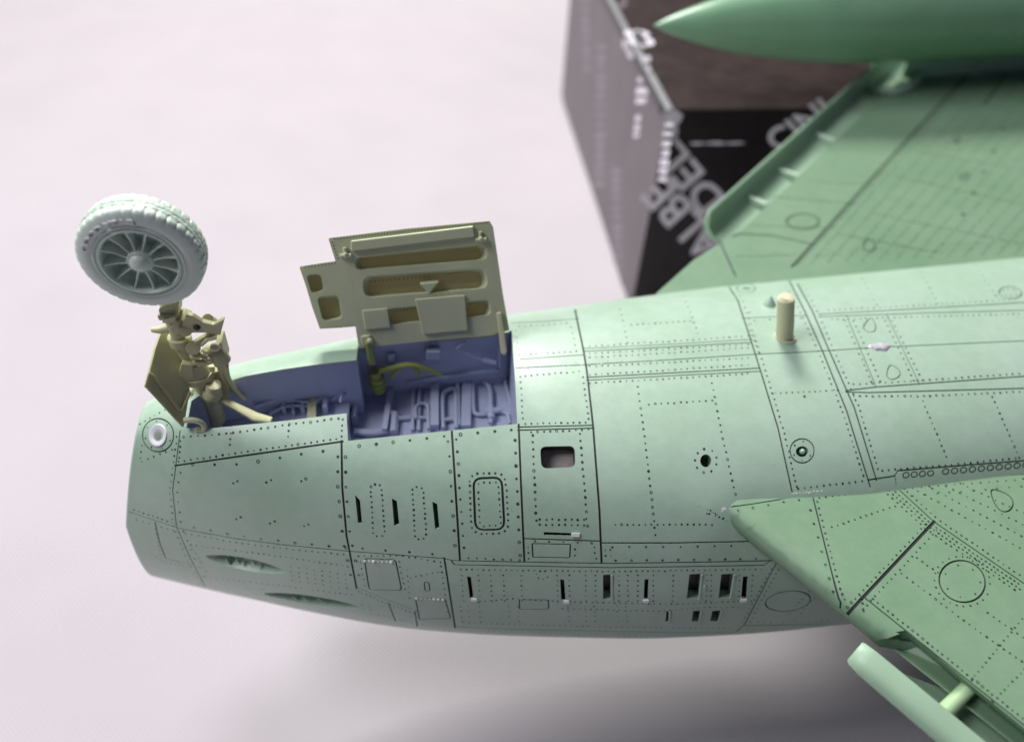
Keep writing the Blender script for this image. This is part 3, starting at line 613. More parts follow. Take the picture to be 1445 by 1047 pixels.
# hinge blocks on the hatches
for pts in ([(515+i*6.2, 791.5+0.25*i) for i in range(7)], [(588+i*6.2, 844+0.3*i) for i in range(7)]): [lumps('hatch_hinge', [p_], M_SCRATCH, 0.032, fus, FUS, 0.8) for p_ in pts]
for x, y, s_ in ((812, 754, 1), (669, 845, .7), (799, 848, .7), (911, 847, .7), (1049, 846, .8), (994, 827, .01)):
    P, su, sv, N = FUS.frame(FUS.uv(x, y)); e = su/np.linalg.norm(su); g = G(); g.box(P+N*0.01, 0.13*s_+.02, 0.07, 0.05, (e, np.cross(N, e), N)); g.make('vent_lip', M_SCRATCH if s_ > .05 else M_SKIN, fus, False)

# ------------------------------------------------------------------ nose wheel bay
well = empty('wheel_bay', (0, 0, 0), 0, plane, 'violet blue nose wheel bay moulded with pipes and ribs')
ZF = 4.36
topE = [S_f(q) for q in h_bay]; Nn = [FUS.frame(q)[3] for q in h_bay]; n = len(topE)
top_ = [p-q*0.03 for p, q in zip(topE, Nn)]
g = G(); g.add(top_+[np.array([p[0], p[1], ZF]) for p in top_], [(i, (i+1) % n, n+(i+1) % n, n+i) for i in range(n)]); g.make('bay_wall', M_WELL, well, False)
g = G(); g.add([np.array([p[0], p[1], ZF+0.002]) for p in top_]+[np.array([p[0], p[1], ZF-0.1]) for p in top_], [tuple(range(n)), tuple(range(n, 2*n))[::-1]]+[(i, (i+1) % n, n+(i+1) % n, n+i) for i in range(n)]); g.make('bay_floor', M_WELL, well, False)
ZQ = 4.80
fore = [on_z(x, y, ZQ)*np.array([1, 1, 0])+np.array([0, 0, ZQ]) for x, y in ((330, 570), (390, 552), (503, 541))]
fx = [(-6.5, -0.75), (-3.58, -0.55)]
xq = float(topE[18][0])
idx = [i for i, p in enumerate(top_) if p[0] < -3.50]; fp_ = [np.array([top_[i][0], top_[i][1], ZQ]) for i in idx]
g = G(); cq = sum(fp_)/len(fp_); fp_ = sorted([cq+(p-cq)*0.985 for p in fp_], key=lambda p: math.atan2(p[1]-cq[1], (p[0]-cq[0])*0.5)); g.prism(fp_, (0, 0, -0.4)); g.make('fore_floor', M_WELL, well, False)
def fz(x, y, z=0.0): return on_z(x, y, (ZQ if x < 488 else ZF)+z)
def q2(x, y): return (400+x/2.991, 290+y/2.991)        # reads coordinates off the enlarged view of the bay
def pipe(pts, r=0.04, z=0.06, m=None, name='pipe'):
    g = G(); g.tube([fz(*q2(*p), z) for p in pts], r, 8); return g.make(name, m or M_WELL, well)
def rib(pts, h=0.16, wd=0.05):
    g = G(); a, b = (fz(*q2(*p)) for p in pts); t = (b-a)/np.linalg.norm(b-a); s_ = np.cross(Z3, t)*wd
    g.prism([a-s_, b-s_, b+s_, a+s_], (0, 0, h)); return g.make('bay_rib', M_WELL, well, False, bevel=0.012)
rib([(460, 760), (430, 970)], 0.22, 0.06); rib([(325, 770), (300, 930)], 0.3, 0.05); rib([(640, 735), (640, 950)], 0.20, 0.09); rib([(775, 715), (770, 945)], 0.14, 0.11); rib([(735, 725), (737, 940)], 0.12, 0.05); rib([(185, 790), (180, 880)], 0.22, 0.05); rib([(45, 830), (45, 890)], 0.15, 0.03)
pipe([(550, 745), (548, 850), (545, 950)], 0.045); pipe([(575, 740), (573, 850), (572, 950)], 0.045); pipe([(560, 900), (560, 850), (585, 835), (610, 850), (612, 945)], 0.04, 0.12); pipe([(560, 895), (612, 895)], 0.035, 0.10)
pipe([(675, 940), (672, 810), (690, 780), (720, 775), (728, 800), (730, 940)], 0.05, 0.1); pipe([(670, 905), (710, 900)], 0.045, 0.1); pipe([(665, 735), (690, 728), (715, 740)], 0.04, 0.14)
pipe([(800, 720), (803, 850), (815, 880), (860, 880)], 0.05, 0.08); pipe([(840, 705), (845, 740), (865, 760), (875, 800), (875, 920)], 0.055, 0.09); pipe([(850, 875), (915, 862)], 0.075, 0.1); pipe([(875, 850), (878, 900)], 0.085, 0.1); pipe([(915, 870), (945, 880), (955, 920)], 0.035, 0.08)
pipe([(880, 695), (925, 700), (940, 760), (960, 835), (970, 838)], 0.03, 0.12); pipe([(470, 880), (465, 960)], 0.10, 0.08); pipe([(440, 875), (480, 880)], 0.07, 0.12); pipe([(480, 900), (540, 895)], 0.06, 0.06); pipe([(300, 955), (380, 960), (440, 950)], 0.08, 0.08)
pipe([(205, 820), (260, 785), (320, 780)], 0.035, 0.14); pipe([(0, 815), (60, 825), (110, 830)], 0.03, 0.2); pipe([(140, 830), (180, 790)], 0.035, 0.2); pipe([(120, 800), (60, 800), (0, 812)], 0.03, 0.24)
pipe([(-120, 850), (-40, 820), (30, 800), (100, 790), (160, 788)], 0.035, 0.3); pipe([(-60, 880), (0, 850), (60, 845), (140, 850)], 0.04, 0.12); rib([(10, 800), (5, 880)], 0.22, 0.04); rib([(90, 795), (85, 880)], 0.18, 0.04); pipe([(240, 830), (250, 800), (290, 790)], 0.03, 0.3)
g = G(); g.prism([fz(*q2(245, 790)), fz(*q2(320, 785)), fz(*q2(300, 900))], (0, 0, 0.18)); g.make('bay_bracket', M_WELL, well, False, bevel=0.02)
# far wall details: door sill wall, clips, conduit
YW = float(np.mean([S_f(q)[1] for q in FUS.cast([(520, 487.5), (600, 480), (700, 471)], 40)]))
def wy(x, y, d=0.0): return on_y(*q2(x, y), YW-0.04-d)
def wall_box(x0, y0, x1, y1, d, name):
    g = G(); g.prism([wy(x0, y0), wy(x1, y0), wy(x1, y1), wy(x0, y1)], (0, -d, 0)); return g.make(name, M_WELL, well, False, bevel=0.015)
wall_box(440, 615, 470, 672, 0.12, 'wall_clip'); wall_box(603, 595, 660, 628, 0.18, 'wall_clip'); wall_box(300, 690, 315, 735, 0.1, 'wall_clip')
g = G(); g.tube([wy(775, 575, 0.06), wy(735, 605, 0.1), wy(800, 635, 0.1), wy(850, 655, 0.1), wy(895, 665, 0.1)], 0.028, 8); g.tube([wy(845, 652, 0.1), wy(895, 664, 0.1)], 0.06, 8); g.make('wall_conduit', M_WELL, well)
g = G(); g.prism([wy(905, 545), wy(912, 545), wy(915, 690), wy(908, 690)], (0, -0.06, 0)); g.prism([wy(520, 745), wy(520, 738), wy(915, 684), wy(915, 691)], (0, -0.06, 0)); g.make('wall_moulding', M_WELL, well, False)
g = G(); a = on_y(*q2(206, 704), YW-0.25); g.box(a, 0.14, 0.02, 0.11); g.make('wall_pocket', M_DARKIN, well, False)
# green resin parts in the bay
g = G(); pA = on_y(528, 545, 0.95); tt = t_on_y(528, 545, 0.95)
P_ = lambda x, y, d=0: on_y(x, y, 0.86+0.0008*(545-y))
g.tube([P_(519, 482), P_(522, 497), P_(525, 512)], [0.055, 0.07, 0.085], 12); g.lathe([(0.001, 0), (0.12, 0.0), (0.15, 0.05), (0.15, 0.13), (0.12, 0.15), (0.17, 0.2), (0.18, 0.27), (0.14, 0.31), (0.17, 0.36), (0.17, 0.42), (0.12, 0.45), (0.12, 0.6), (0.001, 0.61)], P_(535.5, 552), P_(525, 508)-P_(535.5, 552), 20)
g.make('retraction_cylinder', M_LIME, well)
g = G(); g.tube([P_(535, 523), P_(553, 519), P_(578, 515), P_(600, 520), P_(622, 530)], [0.075, 0.07, 0.06, 0.055, 0.05], 10); g.tube([P_(551, 534), P_(558, 524), P_(570, 517)], 0.045, 8); g.tube([P_(582, 516), P_(589, 524), P_(592, 532)], 0.045, 8); g.make('hydraulic_hose', M_LIME, well)
g = G(); a = fz(434, 586, 0.1); g.prism([on_z(433, 592, ZQ+.2), on_z(434, 565, ZQ+.2), on_z(441, 551, ZQ+.2), on_z(446, 560, ZQ+.2), on_z(446, 590, ZQ+.2)], (0.0, 0.04, -0.06)); g.make('bay_strut', M_OLIVE, well, False, bevel=0.01)

# ------------------------------------------------------------------ nose gear door (far side, standing open)
door = empty('bay_door', (0, 0, 0), 0, plane, 'grey olive bay door standing open along the far edge of the bay')
H0 = on_y(506, 487, YW+0.02); H1 = on_y(717, 469, YW+0.02); hx = (H1-H0)/np.linalg.norm(H1-H0)
dn = np.cross(hx, [0, 0.30, 0.954]); dn /= np.linalg.norm(dn); dn = dn if dn[1] < 0 else -dn      # faces the camera
def D_(x, y, lift=0.0): return on_plane(*q2(x, y), H0+dn*lift, dn)
def plate(poly, z0, z1, name, m, parent=door, bevel=0.02, taper=0):
    P0 = [D_(*p, z0) for p in poly]; g = G(); g.prism(P0, dn*(z1-z0)); return g.make(name, m, parent, False, bevel=bevel)
OUT = [(192, 138), (520, 98), (870, 66), (884, 90), (905, 230), (925, 370), (952, 520), (880, 548), (600, 572), (320, 602), (305, 505), (235, 511), (155, 515), (125, 430), (95, 330), (70, 258), (150, 245), (222, 235)]
def skin_with_pockets(name, outer, pockets, z0, z1, m, parent):
    """door inner skin: flat sheet with real pockets pressed into it"""
    V2 = []; E = []; Fa = []
    def addp(p): V2.append(Vector(p))
    k = len(V2); [addp(p) for p in outer]; E += [(k+i, k+(i+1) % len(outer)) for i in range(len(outer))]
    for pk in pockets:
        k = len(V2); [addp(p) for p in pk]; Fa.append(tuple(range(k, k+len(pk))))
    r = delaunay_2d_cdt(V2, E, Fa, 0, 1e-4, True); Q = [np.array(p) for p in r[0]]
    T = [t for t, of in zip(r[2], r[5]) if not of and inside(sum(Q[i] for i in t)/3, [np.array(p) for p in outer])]
    g = G(); g.add([D_(*p, z1) for p in Q], T)
    n = len(outer); g.add([D_(*p, z1) for p in outer]+[D_(*p, z0) for p in outer], [(i, (i+1) % n, n+(i+1) % n, n+i) for i in range(n)])
    for pk in pockets:
        n = len(pk); c = sum(np.array(p) for p in pk)/n
        rings = [[D_(*p, z1) for p in pk]]
        for s_, zz in ((0.95, -0.04), (0.88, -0.13), (0.80, -0.17)): rings.append([D_(*(c+(np.array(p)-c)*np.array([1-(1-s_)*0.45, s_])), z1+zz) for p in pk])
        V = [p for rr in rings for p in rr]; g.add(V, [(i*n+j, i*n+(j+1) % n, (i+1)*n+(j+1) % n, (i+1)*n+j) for i in range(3) for j in range(n)])
    return g.make(name, m, parent)
pk1 = rrect([(295, 222), (500, 198), (850, 158), (855, 215), (845, 225), (330, 272)][:1]+[(852, 160), (866, 228), (305, 275)], 0.45, 5)
pk2 = rrect([(330, 300), (850, 262), (868, 350), (340, 392)], 0.45, 5); pk3 = rrect([(430, 436), (868, 396), (880, 462), (440, 505)], 0.40, 5)
pk4 = rrect([(95, 292), (158, 288), (172, 360), (118, 372)], 0.3, 4); pk5 = rrect([(140, 385), (232, 376), (250, 478), (165, 488)], 0.25, 4)
skin_with_pockets('door_inner_skin', OUT, [pk1, pk2, pk3, pk4, pk5], 0.02, 0.22, M_DOOR, door)
plate(OUT, -0.05, 0.015, 'door_outer_skin', M_DOORIN, door, 0.0)
plate([(286, 146), (800, 84), (806, 128), (286, 190)], 0.222, 0.30, 'stiffener_plate', M_DOOR); plate([(555, 392), (765, 374), (778, 522), (588, 540)], 0.222, 0.29, 'stiffener_plate', M_DOOR); plate([(332, 440), (440, 430), (452, 512), (345, 522)], 0.222, 0.27, 'stiffener_plate', M_DOOR)
plate([(575, 318), (655, 310), (615, 362)], 0.06, 0.24, 'pocket_gusset', M_DOOR)
for x, y in ((262, 205), (832, 138)):
    g = G(); p = D_(x, y, 0.25); e = hx; h = np.cross(dn, e); g.tube([p-e*0.11-h*0.03, p+e*0.11-h*0.03], 0.045, 10); g.tube([p+h*0.13, p-h*0.08], 0.04, 10); g.ball(p+dn*0.04, 0.05); g.make('door_latch', M_DOOR, door)
g = G(); p0, p1 = D_(905, 450, 0.24), D_(930, 622, 0.30); g.prism([D_(898, 448, 0.23), D_(918, 446, 0.23), D_(942, 610, 0.33), D_(932, 626, 0.33), D_(918, 618, 0.33)], dn*0.09); g.make('hinge_arm', M_PEG, door, False, bevel=0.02)
g = G(); p = D_(350, 565, 0.2); g.box(p, 0.2, 0.14, 0.22, (hx, dn, np.cross(hx, dn))); g.ball(p+dn*0.1+hx*0.08, 0.07); g.make('hinge_bracket', M_DOOR, door, bevel=0.02)
g = G()
def drow(a, b, sp, lift=0.225, r=0.014):
    a = np.array(a, float); b = np.array(b, float); k = int(np.linalg.norm(b-a)/sp)
    for i in range(k):
        p = D_(*(a+(b-a)*(i+.5)/k), lift); g.add([p+dn*0.004]+[p+r*(math.cos(t)*hx+math.sin(t)*np.cross(dn, hx)) for t in np.linspace(0, 2*math.pi, 7)[:-1]], [(0, 1+i_, 1+(i_+1) % 6) for i_ in range(6)])
drow((210, 143), (865, 72), 13); drow((205, 150), (232, 230), 13); drow((85, 262), (225, 243), 13); drow((310, 700), (310, 700.1), 99)
drow((360, 322), (620, 300), 17, 0.056); drow((690, 290), (840, 268), 15, 0.056); drow((470, 445), (590, 432), 15, 0.056); drow((780, 418), (850, 408), 15, 0.056)
g.make('rivets', M_RIVET, door, False, stuff=True)
g = G()
drow((290, 196), (805, 134), 15, 0.224, 0.012); drow((270, 260), (330, 520), 15, 0.224, 0.012); drow((885, 240), (910, 430), 15, 0.224, 0.012); drow((560, 388), (765, 368), 14, 0.224, 0.012); drow((480, 275), (650, 258), 15, 0.224, 0.012)
g.make('raised_rivets', M_DOOR, door, False, stuff=True)

# ------------------------------------------------------------------ nose wheel
wheel = empty('nose_wheel', (0, 0, 0), 0, plane, 'grey green nose wheel with ten-spoke rim and treaded tyre')
WC = on_y(197, 371, -0.30); WC = np.array([WC[0], 0.02, WC[2]]) + (on_y(197, 371, -0.26)-on_y(197, 371, 0.02))*1.0
WC = on_y(197, 371, -0.27)+np.array([0, 0.29, 0]); AX = np.array([0, -1.0, 0]); EX = np.array([1.0, 0, 0]); EZ = np.array([0, 0, 1.0])
def wp(r, th, h): return WC+AX*h+r*(math.cos(th)*EX+math.sin(th)*EZ)
NB = 36; n = NB*6; RT = 0.975
prof = [(0.66, 0.20), (0.665, 0.245), (0.70, 0.275), (0.76, 0.290), (0.83, 0.290), (0.885, 0.272), (0.93, 0.262), (0.96, 0.243), (0.982, 0.215), (0.990, 0.17)]
tread = [(0.993, 0.140), (0.993, 0.105), (0.965, 0.100), (0.965, 0.085), (0.998, 0.080), (0.998, 0.030), (0.97, 0.024), (0.97, 0.008), (1.0, 0.004)]
half = prof+tread; full = half+[(r, -h) for r, h in half[::-1]]
V = []
for i, (r, h) in enumerate(full):
    for k in range(n):
        ph = k % 6; rr = r*RT
        if 7 <= min(i, len(full)-1-i) <= 11 and ph == 0: rr -= 0.020
        if min(i, len(full)-1-i) in (5, 6) and ph == 0: rr -= 0.010
        if abs(h) < 0.15: rr += 0.004*rng.standard_normal()
        V.append(wp(rr, 2*math.pi*k/n, h))
m_ = len(full); g = G(); g.add(V, [(i*n+k, i*n+(k+1) % n, (i+1)*n+(k+1) % n, (i+1)*n+k) for i in range(m_-1) for k in range(n)]); g.make('tyre', M_TYRE, wheel)
g = G(); g.lathe([(0.70, 0.18), (0.705, 0.285), (0.685, 0.305), (0.665, 0.300), (0.655, 0.27), (0.635, 0.275), (0.625, 0.31), (0.595, 0.315), (0.58, 0.29), (0.575, 0.10), (0.50, 0.02), (0.20, 0.01), (0.001, 0.01)], WC, AX, 72); g.make('wheel_rim', M_TYRE, wheel)
g = G(); g.lathe([(0.70, -0.18), (0.70, -0.29), (0.58, -0.29), (0.5, -0.05), (0.001, -0.05)], WC, AX, 48); g.make('wheel_rim', M_TYRE, wheel)
g = G(); g.lathe([(0.21, 0.0), (0.205, 0.27), (0.185, 0.30), (0.165, 0.29), (0.155, 0.30), (0.15, 0.33), (0.12, 0.37), (0.06, 0.39), (0.001, 0.395)], WC, AX, 40); g.make('hub_cap', M_TYRE, wheel)
sp = None
for k in range(12):
    th = 2*math.pi*(k+0.18)/12; e = math.cos(th)*EX+math.sin(th)*EZ; h = -math.sin(th)*EX+math.cos(th)*EZ
    g = G(); a, b = 0.19, 0.60
    P4 = [WC+e*a+AX*0.26, WC+e*(a+b)/2+AX*0.235, WC+e*b+AX*0.27, WC+e*b+AX*0.03, WC+e*a+AX*0.03]
    g.prism([p-h*0.016 for i, p in enumerate(P4)], h*0.032); g.make('spoke', M_TYRE, wheel, False, bevel=0.008)
for k in range(6):
    th = 2*math.pi*(k+0.4)/6; g = G(); g.ball(WC+0.44*(math.cos(th)*EX+math.sin(th)*EZ)+AX*0.03, 0.035, 8); g.make('lug_bolt', M_TYRE, wheel)
V, Fc = text_mesh('GOOD YEAR'); W = V[:, 0].max(); V2 = []
for v in V:
    th = math.radians(161)-math.radians(84)*v[0]/W; r = 0.745+0.085*v[1]/0.7; V2.append(wp(r, th, 0.2905))
V3, F3 = solid(V2, [tuple(f) for f in Fc], AX, 0.03); mk('lettering', V3, F3, M_SCRATCH, wheel)
g = G(); g.tube([WC-AX*0.1, WC-AX*0.42], 0.13, 16); g.make('axle', M_OLIVE, wheel)

# ------------------------------------------------------------------ nose gear leg
leg = empty('nose_gear_leg', (0, 0, 0), 0, plane, 'olive resin nose gear leg with torque links and struts')
def q5(x, y): return (190+x/5.233, 420+y/5.233)
LYY = 0.05
def L_(x, y, Y=0.0): return on_y(*q5(x, y), LYY+Y)
def T_(pts, r, name, m=M_OLIVE, Y=0.0, n=14, smooth=True, flat=1.0):
    g = G(); g.tube([L_(x, y, (Y if np.isscalar(Y) else Y[i])) for i, (x, y) in enumerate(pts)], r, n, smooth, flat); return g.make(name, m, leg)
def K_(pts, th, name, Y=0.0, m=M_OLIVE, bevel=0.015):
    g = G(); g.prism([L_(x, y, Y) for x, y in pts], (0, th, 0)); return g.make(name, m, leg, False, bevel=bevel)
T_([(595, 1010), (600, 880)], 0.15, 'leg_foot', M_DOOR); T_([(605, 900), (600, 850)], 0.17, 'collar'); T_([(600, 865), (560, 740), (520, 640)], [0.165, 0.17, 0.20], 'leg_cylinder')
T_([(520, 660), (440, 480)], 0.20, 'leg_cylinder'); T_([(480, 590), (462, 550)], 0.29, 'collar'); T_([(466, 556), (430, 470)], [0.26, 0.20], 'collar'); T_([(440, 500), (330, 300)], 0.155, 'oleo_tube'); T_([(345, 335), (328, 285)], 0.205, 'collar'); T_([(335, 310), (270, 150), (255, 80)], [0.13, 0.12, 0.11], 'piston')
T_([(440, 690), (395, 700), (470, 740)], [0.10, 0.09, 0.09], 'leg_lug'); K_([(325, 545), (345, 490), (420, 500), (440, 600), (385, 640), (340, 620)], 0.16, 'leg_lug', -0.25)
# fork to the wheel
K_([(175, 95), (235, 70), (325, 55), (325, 140), (300, 170), (200, 160)], 0.34, 'fork_block', -0.12); K_([(165, 140), (300, 140), (308, 185), (180, 170)], 0.42, 'fork_block', -0.18); T_([(300, 190), (285, 60), (282, -60)], [0.10, 0.09, 0.09], 'fork_arm', Y=(0.05, 0.20, 0.34)); K_([(200, 185), (300, 155), (300, 188), (210, 192)], 0.1, 'fork_lug', -0.28)
T_([(125, 237), (180, 238), (260, 225)], [0.045, 0.07, 0.09], 'tow_lug')
K_([(255, 235), (290, 180), (345, 170), (400, 195), (380, 260), (280, 268)], 0.36, 'piston_clevis', -0.16)
# torque links
g = G(); g.prism([L_(x, y, -0.24) for x, y in [(345, 215), (380, 130), (430, 140), (500, 185), (580, 205), (655, 165), (660, 175), (632, 280), (540, 262), (400, 262), (350, 250)]], (0, 0.11, 0)); g.make('torque_link', M_OLIVE, leg, False, bevel=0.02)
T_([(375, 238), (376, 239)], 0.12, 'pivot_bolt', Y=(-0.27, -0.05)); g = G(); g.ball(L_(460, 218, -0.235), 0.065); g.make('lightening_hole', M_DARKIN, leg); T_([(540, 160), (575, 180)], 0.10, 'pivot_bolt', Y=(-0.1, 0.15))
g = G(); g.prism([L_(x, y, -0.22) for x, y in [(400, 370), (440, 335), (520, 290), (590, 270), (610, 300), (560, 300), (500, 355), (460, 400), (420, 400)]], (0, 0.13, 0)); g.make('torque_link', M_OLIVE, leg, False, bevel=0.02); T_([(432, 372), (433, 373)], 0.13, 'pivot_bolt', Y=(-0.27, -0.02))
K_([(485, 350), (520, 315), (600, 292), (606, 312), (545, 325), (500, 365)], 0.06, 'link_web', -0.29, M_PEG, 0.006)
# steering actuator cluster
T_([(520, 420), (590, 400), (650, 470)], [0.12, 0.17, 0.17], 'steering_unit', Y=-0.05); K_([(590, 360), (640, 330), (680, 470), (670, 560), (610, 540)], 0.35, 'steering_unit', -0.10); 
for x, y, r_ in ((592, 365, .09), (550, 460, .06), (525, 405, .05)): g = G(); g.ball(L_(x, y, -0.15 if x > 590 else -0.24), r_); g.make('unit_fitting', M_PEG, leg)
T_([(420, 440), (490, 425), (560, 470), (430, 480)], 0.06, 'unit_hose', Y=-0.2)
T_([(660, 500), (690, 600), (760, 700), (810, 745)], [0.09, 0.055, 0.05, 0.06], 'drag_rod', Y=(0, 0, .1, .15)); T_([(640, 520), (650, 590), (710, 650), (790, 735)], [0.07, 0.045, 0.04, 0.05], 'drag_rod', Y=(0, 0, .1, .15)); K_([(540, 515), (590, 515), (590, 560), (560, 552)], 0.06, 'unit_plate', -0.1, M_PEG)
K_([(545, 560), (640, 540), (695, 660), (700, 745), (640, 740), (560, 660)], 0.30, 'leg_web', 0.0)
# ball joint and side brace
T_([(585, 640), (575, 715)], [0.14, 0.16], 'brace_joint', Y=-0.2); g = G(); g.ball(L_(575, 712, -0.22), 0.185, 16); g.make('ball_joint', M_OLIVE, leg)
g = G(); a, b, c_ = L_(615, 735, -0.22), L_(890, 880, -0.50), L_(1010, 905, -0.55)
g.tube([a, a+(b-a)*0.5, b, c_], [0.10, 0.13, 0.17, 0.12], 10, False, 0.5); g.make('side_brace', M_OLIVE, leg)
T_([(365, 905), (440, 905), (495, 925), (515, 960), (500, 980), (450, 970)], 0.055, 'bent_pipe', M_DOOR, Y=-0.85, n=10)
T_([(460, 740), (430, 830), (410, 960)], [0.16, 0.2, 0.2], 'leg_fairing', M_WELL, Y=0.1, flat=0.4)
# leg door plate
PN = np.array([0.72, -0.55, 0.42]); PN /= np.linalg.norm(PN); PP = L_(250, 560, -0.45)-np.array([0.25, 0, 0])
def F_(x, y, lift=0): return on_plane(*q5(x, y), PP+PN*lift, PN)
dp = empty('leg_door', (0, 0, 0), 0, plane, 'thin olive gear door plate fixed ahead of the nose leg')
def fplate(poly, z0, z1, name, m=M_OLIVE, bevel=0.012): g = G(); g.prism([F_(*p, z0) for p in poly], PN*(z1-z0)); return g.make(name, m, dp, False, bevel=bevel)
fplate([(185, 245), (290, 262), (345, 470), (390, 560), (395, 690), (350, 955), (290, 900), (200, 790), (65, 655), (95, 545), (140, 370)], -0.07, 0.0, 'door_sheet')
fplate([(100, 548), (150, 575), (330, 815), (345, 838), (320, 838), (300, 815), (140, 600)], 0.002, 0.05, 'door_rib'); fplate([(66, 652), (95, 548), (102, 552), (78, 655), (350, 945), (345, 955)], 0.002, 0.045, 'door_flange'); fplate([(395, 690), (410, 700), (345, 850), (335, 835)], 0.002, 0.06, 'door_rib')

# ------------------------------------------------------------------ wings
WZ = 4.95
def fan(skin, g, a0, a1, b0, b1, n, sp, r):
    for k in range(n):
        t = k/(n-1); p = np.array(a0)*(1-t)+np.array(b0)*t; q = np.array(a1)*(1-t)+np.array(b1)*t; skin.rivets(g, [p, q], sp, r)
def wing_xy(pts): return [on_z(x, y, WZ)[:2] for x, y in pts]
n_le = [on_z(x, y, z)[:2] for x, y, z in [(1017, 723, 4.92), (1184, 861, 4.76), (1236, 904, 4.72)]]
LE0, LE1 = np.array(n_le[0]), np.array(n_le[2]); LEt = (LE1-LE0)/np.linalg.norm(LE1-LE0); LEn = np.array([-LEt[1], LEt[0]]); LEn = LEn if LEn[0] > 0 else -LEn
ne = wing_xy([(1262, 893), (1276, 891), (1445, 1026)]); se = (np.array(ne[2])-np.array(ne[1])); se /= np.linalg.norm(se); SEn = np.array([-se[1], se[0]]); SEn = SEn if SEn[0] > 0 else -SEn
NE = np.array(ne[1])
def S_n(UV):
    UV = np.asarray(UV, float); p = UV; d1 = (p-LE0)@LEn; d2 = (p-NE)@SEn; d = np.minimum(d1, d2+1.0) if False else d1
    r = 0.34; x = np.clip(r-d, 0, r); z = WZ+0.20-0.14*np.clip((p[..., 0]-3.5)/3.0, 0, 1)-0.014*(np.abs(p[..., 1])-3)-(r-np.sqrt(np.maximum(r*r-x*x, 0)))*0.75-0.06*np.clip(d/6, 0, 1)**2
    return np.stack([p[..., 0], p[..., 1], z], -1)
far_end = np.array(ne[2])+se*9
corner = [LE1+LEt*0.10+LEn*0.05, LE1+LEt*0.2+LEn*0.22, np.array(ne[0])]
OUTN = dens([np.array(n_le[0])+LEn*0.0-LEt*0.9]+[np.array(p) for p in n_le[1:]]+corner+[NE, np.array(ne[2]), far_end, np.array([20, far_end[1]]), np.array([20, -1.6]), np.array([4.3, -1.9])], 0.3)
xs = [p[0] for p in OUTN]; ys = [p[1] for p in OUTN]
NW = Skin(S_n, min(xs)-.1, max(xs)+.1, min(ys)-.1, max(ys)+.1, 90, 90)
NW.line([(1146, 690), (1147, 700), (1185, 852), (1185, 864)], 0.028); NW.line([(1257, 680), (1318, 736), (1445, 823), (1560, 902)], 0.022); NW.line([(1318, 736), (1194, 868)], 0.045); NW.line([(1220, 843), (1445, 1023), (1600, 1147)], 0.022)
NW.line(ell(1358, 820, 33, 29, 20), 0.026, True); NW.line(drop_shape(1413, 705, 19, 11, -135), 0.024, True); NW.line([(1030, 716), (1142, 698), (1222, 684), (1300, 680), (1445, 669)], 0.018)
def finish_wing(sk, outline, name, label, thick, m=M_WING):
    o = sk.build(name, m, M_GROOVE, plane, outline=outline, drop=0.02, skirt=0.03); o['label'] = label
    P = sk.S(np.array(outline)); N = len(outline); c = P.mean(0)
    rim = P-np.array([0, 0, 0.002]); low = P.copy(); low[:, 2] -= thick*0.3; d = c-P; d[:, 2] = 0; d /= np.linalg.norm(d, axis=1)[:, None]
    low2 = P+d*0.12; low2[:, 2] -= thick*0.8; low3 = P+d*0.5; low3[:, 2] -= thick
    V = list(rim)+list(low)+list(low2)+list(low3); Fc = [(k*N+i, k*N+(i+1) % N, (k+1)*N+(i+1) % N, (k+1)*N+i) for k in range(3) for i in range(N)]
    # lower skin
    r = delaunay_2d_cdt([Vector(p[:2]) for p in low3], [], [tuple(range(N))], 1, 1e-6, True)
    k = len(V); zl = float(low3[:, 2].mean()); V += [np.array([p[0], p[1], 0]) for p in r[0]]
    for i in range(len(r[0])):
        d2 = ((low3[:, :2]-V[k+i][:2])**2).sum(1); V[k+i][2] = low3[d2.argmin(), 2]
    Fc += [tuple(j+k for j in t)[::-1] for t in r[2]]
    mk('wing_edge', V, Fc, m, o, True); return o
nw = finish_wing(NW, OUTN, 'wing', 'near wing with sharp green leading edge root', 0.30)
g = G(); R_ = NW.rivets
R_(g, [(1030, 722), (1140, 703)], 22, 0.024); R_(g, [(1152, 704), (1190, 848)], 9, 0.022); R_(g, [(1141, 710), (1178, 845)], 20, 0.026); R_(g, [(1152, 703), (1250, 690)], 9, 0.022); R_(g, [(1170, 745), (1268, 712)], 8.5, 0.022)
S_l = [(1259, 683), (1318, 736), (1445, 823)]
for of, sp in ((-6, 9), (5, 7), (10, 7), (15, 9)): R_(g, S_l, sp, 0.021, of)
R_(g, [(1309, 737), (1190, 862)], 8.5, 0.02); R_(g, [(1325, 745), (1215, 862)], 8.5, 0.02)
R_(g, [(1228, 842), (1445, 1015)], 9, 0.022); R_(g, [(1215, 838), (1218, 862)], 9, 0.02); R_(g, [(1290, 785), (1312, 800), (1330, 812)], 9, 0.02); R_(g, [(1268, 806), (1380, 890), (1445, 935)], 10, 0.02); R_(g, [(1390, 862), (1445, 900)], 10, 0.02)
fan(NW, g, (1290, 690), (1470, 790), (1350, 680), (1500, 750), 4, 11, 0.021); R_(g, [(1270, 690), (1445, 676)], 12, 0.02); R_(g, [(1280, 700), (1445, 686)], 17, 0.02); R_(g, ell(1358, 820, 40, 35, 20)+[(1396, 830)], 10, 0.018); R_(g, ell(1358, 820, 26, 22, 20), 22, 0.018)
R_(g, [(1445, 870), (1370, 960)], 8, 0.018); R_(g, [(1460, 930), (1390, 1000)], 8, 0.018)
g.make('rivets', M_RIVET, nw, False, stuff=True)
